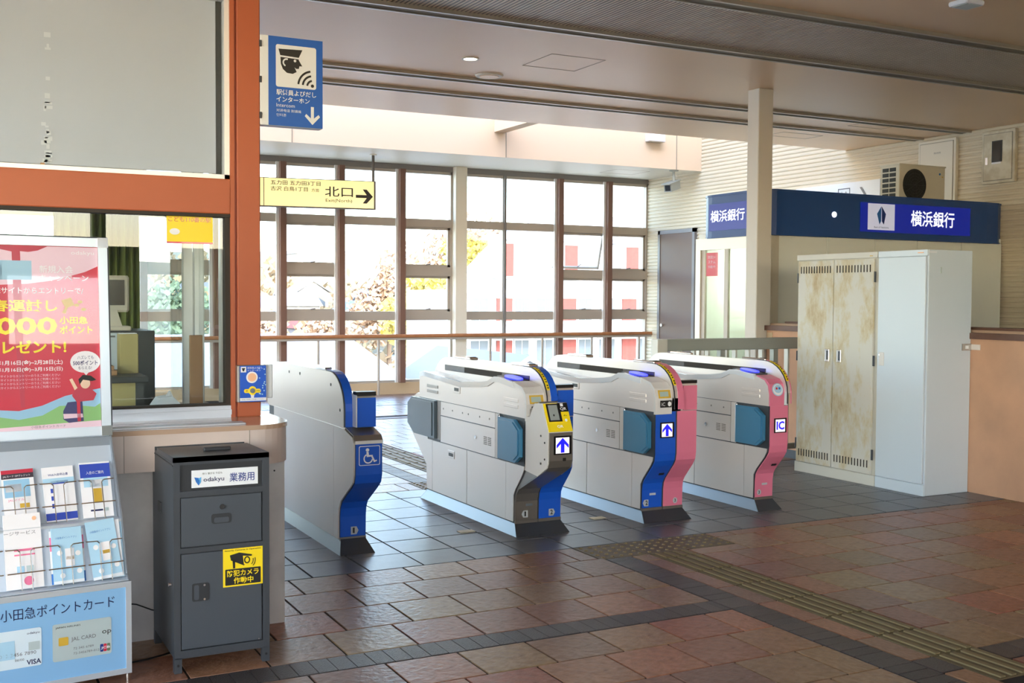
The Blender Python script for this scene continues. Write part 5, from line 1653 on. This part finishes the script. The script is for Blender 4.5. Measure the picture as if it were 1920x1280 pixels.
# wall boxes on the corrugated wall
def wall_box(y0, y1, z0, z1, m, label):
    o = thing('wall_cabinet', (10.44, (y0 + y1) / 2, z0), label, 'wall cabinet', 'cabinets on the corrugated wall')
    MB().bbox(10.42, 10.47, y0, y1, z0, z1, 0.004).build('frame', m, o)
    MB().bbox(10.412, 10.425, y0 + 0.035, y1 - 0.035, z0 + 0.035, z1 - 0.035, 0.003).build('door', m, o)
    MB().box(10.4185, 10.4195, y0 + 0.029, y1 - 0.029, z0 + 0.029, z1 - 0.029).build('door_gap', 'slot_grey', o)
    return o
o = wall_box(9.05, 9.60, 2.42, 3.295, 'panel_cream', 'plain cream wall cabinet behind the air conditioner unit')
Pl((10.411, 9.36, 3.13), (0, -1, 0), (0, 0, 1), o).text('消火栓用', 0, 0, w=0.1, h=0.022, m='ink_grey', off=0.001)
o = wall_box(8.26, 8.695, 2.72, 3.295, 'panel_worn', 'scuffed wall cabinet with small dark window and key lock')
pl = Pl((10.411, 8.55, 2.95), (0, -1, 0), (0, 0, 1), o)
pl.rect(0.0, 0.0, 0.135, 0.235, 'ink_black', 'window_frame', 0.003, 0.003)
pl.rect(0.012, 0.012, 0.123, 0.223, 'dark_window', 'window', 0.005)
pl.rect(0.0, -0.02, 0.12, 0.0, 'plate_white', 'label_strip', 0.003)
pl.rect(-0.08, -0.02, -0.05, 0.06, 'chrome', 'lock', 0.006, 0.006)
# white elevator sign on the wall
es = thing('elevator_sign', (10.44, 11.0, 2.5), 'white elevator direction sign on the corrugated wall behind the booth', 'sign')
MB().bbox(10.425, 10.465, 10.20, 11.72, 2.52, 2.925, 0.003).build('sign_panel', 'sign_white', es)
pl = Pl((10.424, 11.72, 2.52), (0, -1, 0), (0, 0, 1), es)
for a in ((0.80, 0.10, 0.812, 0.335), (1.0, 0.10, 1.012, 0.335), (0.80, 0.325, 1.012, 0.337), (0.80, 0.10, 1.012, 0.112)):
    pl.rect(*a, 'ink_grey', 'pictogram_line', 0.002)
pl.text('↓↑', 0.84, 0.20, w=0.13, h=0.10, m='ink_grey', off=0.002)
pl.poly([(1.18, 0.33), (1.22, 0.33), (1.32, 0.20), (1.28, 0.20)], 'ink_grey', 'arrow', 0.002)
pl.poly([(1.28, 0.20), (1.32, 0.20), (1.22, 0.07), (1.18, 0.07)], 'ink_grey', 'arrow', 0.002)

# ================================================================== LOCKERS
def locker_base(o, y0, y1, m, h=1.79):
    MB().bbox(6.365, 6.815, y0, y1, 0.0, h, 0.003).build('body', m, o)
    MB().bbox(6.348, 6.366, y0, y1, h - 0.045, h, 0.003).build('top_rail', m, o)
    MB().bbox(6.352, 6.366, y0, y1, 0.0, 0.082, 0.003).build('plinth', m, o)
old = thing('metal_locker', (6.58, 6.66, 0), 'rust-stained double-door metal locker with vent slots', 'locker')
locker_base(old, 6.222, 7.11, 'locker_old')
SLOT = MB().box(-0.003, 0.001, -0.004, 0.004, -0.028, 0.028).build('vent', 'slot_dark')
slot_me = SLOT.data
bpy.data.objects.remove(SLOT)
for k, (y0, y1) in enumerate(((6.682, 7.085), (6.255, 6.676))):
    dm = MB().bbox(6.345, 6.364, y0, y1, 0.088, 1.738, 0.003).build('door', 'locker_rust', old)
    n = 12
    for zc in (1.665, 0.165):
        for i in range(n):
            yv = y0 + 0.035 + (y1 - y0 - 0.07) * i / (n - 1)
            v = bpy.data.objects.new('vent_slot', slot_me)
            COL.objects.link(v)
            v.parent = dm
            v.location = Vector((6.345, yv, zc)) - origin(dm)
    yh = y0 + 0.05 if k == 0 else y1 - 0.075
    hd = MB().bbox(6.335, 6.35, yh - 0.022, yh + 0.028, 0.93, 1.03, 0.003).build('handle', 'chrome', dm)
    MB().box(6.333, 6.337, yh - 0.012, yh + 0.004, 0.945, 1.018).build('handle_recess', 'steel_dark', dm)
    ye = y1 + 0.004 if k == 0 else y0 - 0.012
    for zc in (1.60, 0.96, 0.24):
        MB().cyl((6.347, ye, zc - 0.04), (6.347, ye, zc + 0.04), 0.008, 8).build('hinge', 'steel_dark', old)
MB().box(6.346, 6.3485, 6.27, 6.30, 1.757, 1.763).build('maker_plate', 'gold', old)
new = thing('metal_locker', (6.58, 5.98, 0), 'clean white single-door metal locker nearest the low pink wall', 'locker')
locker_base(new, 5.745, 6.216, 'locker_white')
nd = MB().bbox(6.344, 6.364, 5.755, 6.206, 0.088, 1.742, 0.003).build('door', 'locker_white', new)
MB().bbox(6.338, 6.346, 6.135, 6.185, 0.93, 1.03, 0.004).build('handle', 'plastic_white', nd)
MB().cyl((6.334, 6.175, 1.01), (6.34, 6.175, 1.01), 0.006, 8).build('lock', 'chrome', nd)
MB().box(6.343, 6.3485, 5.78, 5.83, 1.765, 1.772).build('maker_plate', 'peach_print', new)
MB().box(6.36, 6.44, 5.742, 5.745, 1.765, 1.78).build('side_label', 'paper_pale', new)
MB().box(6.48, 6.495, 5.742, 5.745, 1.62, 1.665).build('side_label', 'card_silver', new)
br = MB().box(6.72, 6.815, 5.738, 5.746, 1.055, 1.105).build('wall_bracket', 'steel_grey', new)
MB().box(6.75, 6.78, 5.734, 5.739, 1.068, 1.092).build('bracket_slot', 'plate_white', br)
MB().box(6.812, 6.82, 5.66, 5.746, 1.06, 1.10).build('bracket_arm', 'steel', new)

# ================================================================== METAL FENCE BEYOND THE GATES
fn = thing('metal_fence', (6.1, 7.6, 0), 'grey flat-bar metal fence between the pink gate and low wall', 'fence')
MB().bbox(5.27, 5.37, 7.55, 7.65, 0.0, 1.09, 0.004).build('end_post', 'fence_light', fn)
MB().bbox(5.37, 6.80, 7.575, 7.625, 0.99, 1.09, 0.006).build('top_rail', 'fence_grey', fn)
MB().bbox(5.37, 6.80, 7.585, 7.615, 0.10, 0.15, 0.004).build('bottom_rail', 'fence_grey', fn)
x = 5.52
k = 0
while x < 6.8:
    wd = 0.05 if k % 4 == 3 else 0.018
    MB().box(x - wd / 2, x + wd / 2, 7.57, 7.62, 0.0 if wd > 0.03 else 0.15, 0.99).build('upright' if wd > 0.03 else 'baluster', 'fence_grey' if wd > 0.03 else 'fence_light', fn)
    x += 0.145
    k += 1

# ================================================================== CEILING FITTINGS
def downlight(x, y, z, label, lit=True, r=0.07):
    o = thing('downlight', (x, y, z), label, 'ceiling light', 'round ceiling fittings')
    mb = MB()
    n = 28
    vs = []
    for rr, zz in ((r, z), (r, z - 0.008), (r * 0.78, z - 0.008), (r * 0.74, z + 0.0)):
        for i in range(n):
            a = 2 * math.pi * i / n
            vs.append((x + rr * math.cos(a), y + rr * math.sin(a), zz))
    fs = [(k * n + i, k * n + (i + 1) % n, (k + 1) * n + (i + 1) % n, (k + 1) * n + i) for k in range(3) for i in range(n)]
    mb.add(vs, fs).build('trim_ring', 'panel_cream', o)
    MB().cyl((x, y, z - 0.004), (x, y, z + 0.001), r * 0.76, n).build('lens', 'light_lens' if lit else 'rail_alu', o)
    if lit:
        d = bpy.data.lights.new('downlight_lamp', 'SPOT')
        d.energy = 18
        d.spot_size = math.radians(95)
        d.shadow_soft_size = 0.05
        d.color = (1, 0.95, 0.86)
        l = bpy.data.objects.new('downlight_lamp', d)
        COL.objects.link(l)
        l.parent = o
        l.location = (0, 0, -0.02)
downlight(3.86, 8.19, CZ, 'lit round downlight in the ceiling above the ticket gates')
o = thing('ceiling_speaker', (4.29, 8.72, CZ), 'flat round ceiling speaker beside the lit downlight', 'speaker')
MB().cyl((4.29, 8.72, CZ - 0.014), (4.29, 8.72, CZ), 0.115, 30, 0.125).build('grille', 'panel_cream', o)
MB().cyl((4.29, 8.72, CZ - 0.018), (4.29, 8.72, CZ - 0.012), 0.085, 30).build('grille_disc', 'ceiling', o)
o = thing('ceiling_fixture', (5.93, 5.10, CZ), 'small pale square fixture on the dark ceiling at upper right', 'fixture')
MB().bbox(5.85, 6.02, 5.02, 5.17, CZ - 0.03, CZ, 0.008).build('housing', 'paper_pale', o)
MB().box(5.87, 6.0, 5.04, 5.15, CZ - 0.033, CZ - 0.029).build('diffuser', 'card_silver', o)
o = thing('emergency_light', (9.6, 13.84, 3.72), 'white box-shaped emergency light on the skylight well wall', 'emergency light')
MB().bbox(9.43, 9.72, 13.78, 13.895, 3.76, 3.87, 0.006).build('housing', 'plastic_white', o)
MB().box(9.46, 9.69, 13.79, 13.88, 3.752, 3.762).build('lens', 'rail_alu', o)
# security camera under the soffit
cc = thing('security_camera', (10.02, 13.65, 3.38), 'grey box security camera hanging from the soffit near brown door', 'camera')
MB().cyl((10.02, 13.98, 3.365), (10.02, 13.98, 3.38), 0.07, 14).build('mount_plate', 'fence_grey', cc)
MB().cyl((10.02, 13.98, 3.20), (10.02, 13.98, 3.37), 0.022, 10).build('stem', 'fence_grey', cc)
hs = MB()
d = Vector((-0.75, -0.45, -0.22)).normalized()
a = d.cross(Vector((0, 0, 1))).normalized()
u = a.cross(d)
c0 = Vector((10.10, 14.02, 3.17))
def obox(c, l, wd, h):
    vs = [c + d * x + a * y + u * z for x in (0, l) for y in (-wd / 2, wd / 2) for z in (-h / 2, h / 2)]
    return MB().add(vs, [(0, 1, 3, 2), (4, 6, 7, 5), (0, 4, 5, 1), (2, 3, 7, 6), (0, 2, 6, 4), (1, 5, 7, 3)])
obox(c0, 0.34, 0.12, 0.12).build('housing', 'fence_grey', cc)
obox(c0 + u * 0.066 - d * 0.01, 0.42, 0.145, 0.012).build('sun_shield', 'fence_grey', cc)
obox(c0 + d * 0.335, 0.01, 0.085, 0.085).build('front_glass', 'black_gloss', cc)
MB().tube([tuple(c0 + u * 0.06), (10.05, 13.95, 3.28), (10.03, 13.97, 3.36)], 0.006, 6).build('cable', 'ac_cream', cc)

# ================================================================== OUTDOORS, SEEN THROUGH THE WINDOWS
struct('ground', MB().add([(-160, -160, -6.5), (260, -160, -6.5), (260, 60, -5.5), (-120, 60, -5.5), (260, 130, 0.5), (-120, 130, -3), (260, 260, 16), (-120, 260, 6)],
       [(0, 1, 2, 3), (3, 2, 4, 5), (5, 4, 6, 7)]), 'land')
struct('ground_hillside', MB().add([(-120, 62, -5.6), (260, 62, -5.2), (260, 130, 0.9), (-120, 130, -2.6), (260, 260, 17), (-120, 260, 7), (260, 262, -9), (-120, 262, -9), (-120, 62, -9), (260, 62, -9)],
       [(0, 1, 2, 3), (3, 2, 4, 5), (5, 4, 6, 7), (8, 9, 1, 0)]), 'hill_land')
mb = MB()
for k in range(5200):
    y = random.uniform(72, 190)
    ang = random.uniform(math.radians(9), math.radians(31))
    x = y * math.tan(ang)
    zg = -5.4 + (y - 62) * 0.085 if y < 130 else 0.4 + (y - 130) * 0.11
    c = Vector((x, y, zg + abs(random.gauss(0, 1.0)) + 0.2))
    sz = random.uniform(0.25, 0.6)
    e1 = Vector((random.uniform(-1, 1), random.uniform(-1, 1), random.uniform(-1, 1))).normalized()
    e2 = e1.orthogonal().normalized()
    mb.add([c - e1 * sz - e2 * sz, c + e1 * sz - e2 * sz, c + e1 * sz + e2 * sz, c - e1 * sz + e2 * sz], [(0, 1, 2, 3)])
tag(mb.build('hillside_foliage', 'leaf_hill'), 'hazy autumn scrub covering the distant hillside behind the houses', 'foliage', kind='stuff')
# apartment block opposite, white with red panels
ap = thing('apartment_building', (24.0, 44.0, -6.2), 'white apartment block with red brick panels opposite the right-hand windows', 'building')
MB().box(18.6, 32.0, 40.0, 46.0, -6.2, 1.75).build('wall', 'render_white', ap)
MB().prism([(18.2, 1.75), (32.4, 1.75), (32.4, 4.9), (23.0, 4.9), (20.7, 4.15)], 'y', 40.3, 40.9).build('mansard_roof', 'roof_pale', ap)
MB().box(18.3, 32.3, 39.85, 40.1, 1.45, 1.78).build('eaves', 'render_white', ap)
def bwin(x0, x1, z0, z1, m='outdoor_glass', y=39.98):
    f = MB().box(x0 - 0.06, x1 + 0.06, y - 0.03, y + 0.05, z0 - 0.06, z1 + 0.06).build('window', 'render_white', ap)
    MB().box(x0, (x0 + x1) / 2 - 0.02, y - 0.05, y - 0.028, z0, z1).build('window_pane', m, f)
    MB().box((x0 + x1) / 2 + 0.02, x1, y - 0.05, y - 0.028, z0, z1).build('window_pane', m, f)
def panel(x0, x1, z0, z1, y=39.95):
    MB().box(x0, x1, y - 0.02, y + 0.05, z0, z1).build('brick_panel', 'brick_red', ap)
for i, xa in enumerate((18.9, 21.9, 24.9, 27.9)):
    for z0, z1 in ((0.5, 1.4), (-2.3, -0.3), (-5.0, -3.2)):
        bwin(xa + 0.0, xa + 0.75, z0, z1)
        panel(xa + 1.15, xa + 1.85, z0, z1)
        bwin(xa + 2.0, xa + 2.6, z0, z1)
    MB().box(xa + 0.9, xa + 2.1, 39.7, 40.3, 2.2, 3.75).build('dormer_wall', 'render_white', ap)
    MB().prism([(xa + 0.8, 3.75), (xa + 2.2, 3.75), (xa + 2.2, 3.95), (xa + 0.8, 3.95)], 'y', 39.6, 40.6).build('dormer_roof', 'roof_pale', ap)
    MB().box(xa + 1.15, xa + 1.75, 39.66, 39.72, 2.3, 3.6).build('dormer_panel', 'brick_red', ap)
for z in (-0.15, -2.75):
    MB().box(18.4, 32.2, 39.2, 40.0, z, z + 0.5).build('balcony', 'render_white', ap)
    for x in range(19, 32, 2):
        MB().box(x + 0.2, x + 0.9, 39.18, 39.2, z + 0.08, z + 0.16).build('balcony_slot', 'brick_red', ap)
# low houses near the tracks
def house(name, x0, x1, y0, y1, zb, zw, zr, wall, roof, label, cat='house', ridge='x'):
    o = thing(name, ((x0 + x1) / 2, (y0 + y1) / 2, zb), label, cat)
    MB().box(x0, x1, y0, y1, zb, zw).build('wall', wall, o)
    e = 0.3
    if ridge == 'x':
        ym = (y0 + y1) / 2
        MB().prism([(y0 - e, zw), (ym, zr), (y1 + e, zw), (ym, zr - 0.15)], 'x', x0 - e, x1 + e).build('roof', roof, o)
        MB().prism([(y0, zw), (ym, zr - 0.15), (y1, zw)], 'x', x0, x1).build('gable', wall, o)
    else:
        xm = (x0 + x1) / 2
        MB().prism([(x0 - e, zw), (xm, zr), (x1 + e, zw), (xm, zr - 0.15)], 'y', y0 - e, y1 + e).build('roof', roof, o)
        MB().prism([(x0, zw), (xm, zr - 0.15), (x1, zw)], 'y', y0, y1).build('gable', wall, o)
    n = max(2, int((x1 - x0) / 2.2))
    for k in range(n):
        cx = x0 + (k + 0.5) * (x1 - x0) / n
        f = MB().box(cx - 0.5, cx + 0.5, y0 - 0.05, y0, zw - 1.6, zw - 0.5).build('window', 'outdoor_glass', o)
    return o
house('warehouse', 2.0, 10.6, 26.0, 38.0, -6.4, -0.95, 0.35, 'render_white', 'metal_roof', 'long low building with pale grey metal roof below the windows', 'building')
house('cottage', 11.6, 14.0, 24.0, 29.0, -6.4, -0.9, 0.05, 'house_wall', 'house_roof_grey', 'small beige gabled house right beside the pale metal-roofed building', 'house', 'y')
tp = thing('tarpaulin', (10.2, 22.5, -6.4), 'light blue tarpaulin lean-to roof low outside the window', 'tarpaulin')
MB().prism([(9.3, -1.95), (10.2, -1.35), (11.1, -1.95), (10.2, -1.42)], 'y', 20.5, 22.8).build('sheet', 'tarp_blue', tp)
MB().box(9.4, 11.0, 20.7, 22.6, -6.4, -1.95).build('shed_wall', 'house_wall', tp)
# hillside houses
roofs = ('house_roof_blue', 'house_roof_grey', 'house_roof_red', 'roof_pale')
spots = [(22.8, 88, -1.0, 0, 'hillside house with slate blue roof just right of the orange post'),
         (26.5, 100, -0.2, 1, 'hillside house with grey roof behind the slate-roofed one by the post'),
         (29.5, 92, -1.6, 2, 'low hillside house with red roof in the second window bay'),
         (32.5, 108, 0.2, 3, 'white-roofed hillside house just above the red-roofed one'),
         (36.0, 100, -0.6, 0, 'slate blue roofed hillside house beside the bare brownish tree'),
         (25.0, 118, 1.2, 1, 'grey-roofed hillside house seen through the ticket office glass'),
         (38.0, 122, 1.6, 3, 'white-roofed hillside house standing highest on the slope'),
         (43.0, 112, 0.6, 0, 'slate blue roofed hillside house below the long ridge block')]
for i, (x, y, z, k, lab) in enumerate(spots):
    o = house('hillside_house', x - 1.8, x + 1.8, y, y + 5, z - 5.0, z + 0.3, z + 1.7, 'render_white' if i % 3 else 'house_wall', roofs[k], lab, 'house', 'x' if i % 2 else 'y')
    o['group'] = 'houses on the distant hillside'
# long flat block on the ridge
o = thing('ridge_block', (50.0, 152.0, 2.0), 'long pale flat-roofed block on the ridge far away', 'building')
MB().box(44.5, 62.0, 150, 158, 0.0, 7.4).build('wall', 'render_white', o)
MB().box(44.2, 62.3, 149.7, 158.3, 7.4, 7.9).build('roof', 'roof_grey', o)
for k in range(8):
    MB().box(45.3 + k * 2.05, 46.6 + k * 2.05, 149.9, 150.0, 4.8, 6.4).build('window', 'outdoor_glass', o)

# trees with separate trunk and leaf crown
def tree(x, y, zb, h, r, m, label, n=2400):
    t = thing('tree', (x, y, zb), label, 'tree', 'trees outside the windows')
    MB().cyl((x, y, zb), (x, y, zb + h * 0.55), 0.22, 8, 0.12).build('trunk', 'bark', t)
    mb = MB()
    lobes = [(x + random.uniform(-0.5, 0.5) * r, y + random.uniform(-0.5, 0.5) * r, zb + h * (0.42 + 0.42 * random.random()), r * random.uniform(0.45, 0.7)) for _ in range(7)]
    for k in range(n):
        lx, ly, lz, lr = lobes[k % 7]
        th, ph = random.uniform(0, 2 * math.pi), math.acos(random.uniform(-1, 1))
        rr = lr * random.uniform(0.6, 1.05)
        c = Vector((lx + rr * math.sin(ph) * math.cos(th), ly + rr * math.sin(ph) * math.sin(th), lz + rr * math.cos(ph)))
        s = r * random.uniform(0.03, 0.07)
        e1 = Vector((random.uniform(-1, 1), random.uniform(-1, 1), random.uniform(-1, 1))).normalized()
        e2 = e1.orthogonal().normalized()
        mb.add([c - e1 * s - e2 * s, c + e1 * s - e2 * s, c + e1 * s + e2 * s, c - e1 * s + e2 * s], [(0, 1, 2, 3)])
    mb.build('crown', m, t)
TR = [(23.8, 57, -6, 8.2, 2.6, 'leaf_yellow', 'golden ginkgo tree in front of the hillside houses'),
      (27.6, 63, -6, 9.0, 2.7, 'leaf_yellow', 'taller golden ginkgo tree beside the white window column'),
      (19.6, 60, -6, 6.6, 1.9, 'leaf_brown', 'bare brownish tree left of the golden ginkgo'),
      (29.0, 75, -5, 10.6, 2.9, 'leaf_brown', 'russet tree behind the taller golden ginkgo'),
      (36.5, 76, -5, 12.5, 3.0, 'leaf_yellow', 'yellow autumn tree beside the white apartment roof'),
      (41.5, 90, -4, 13.0, 3.6, 'leaf_brown', 'russet tree on the slope behind the apartment roof'),
      (13.0, 70, -5, 7.6, 2.8, 'leaf_green', 'dark green tree seen through the far left panes'),
      (17.2, 66, -5.5, 5.8, 2.4, 'leaf_brown', 'low russet tree under the hillside houses'),
      (9.5, 62, -5.5, 6.6, 2.6, 'leaf_green', 'green tree behind the pale metal roof'),
      (6.0, 72, -5, 8.6, 3.0, 'leaf_green', 'green tree seen through the ticket office glass')]
for a in TR:
    tree(*a)
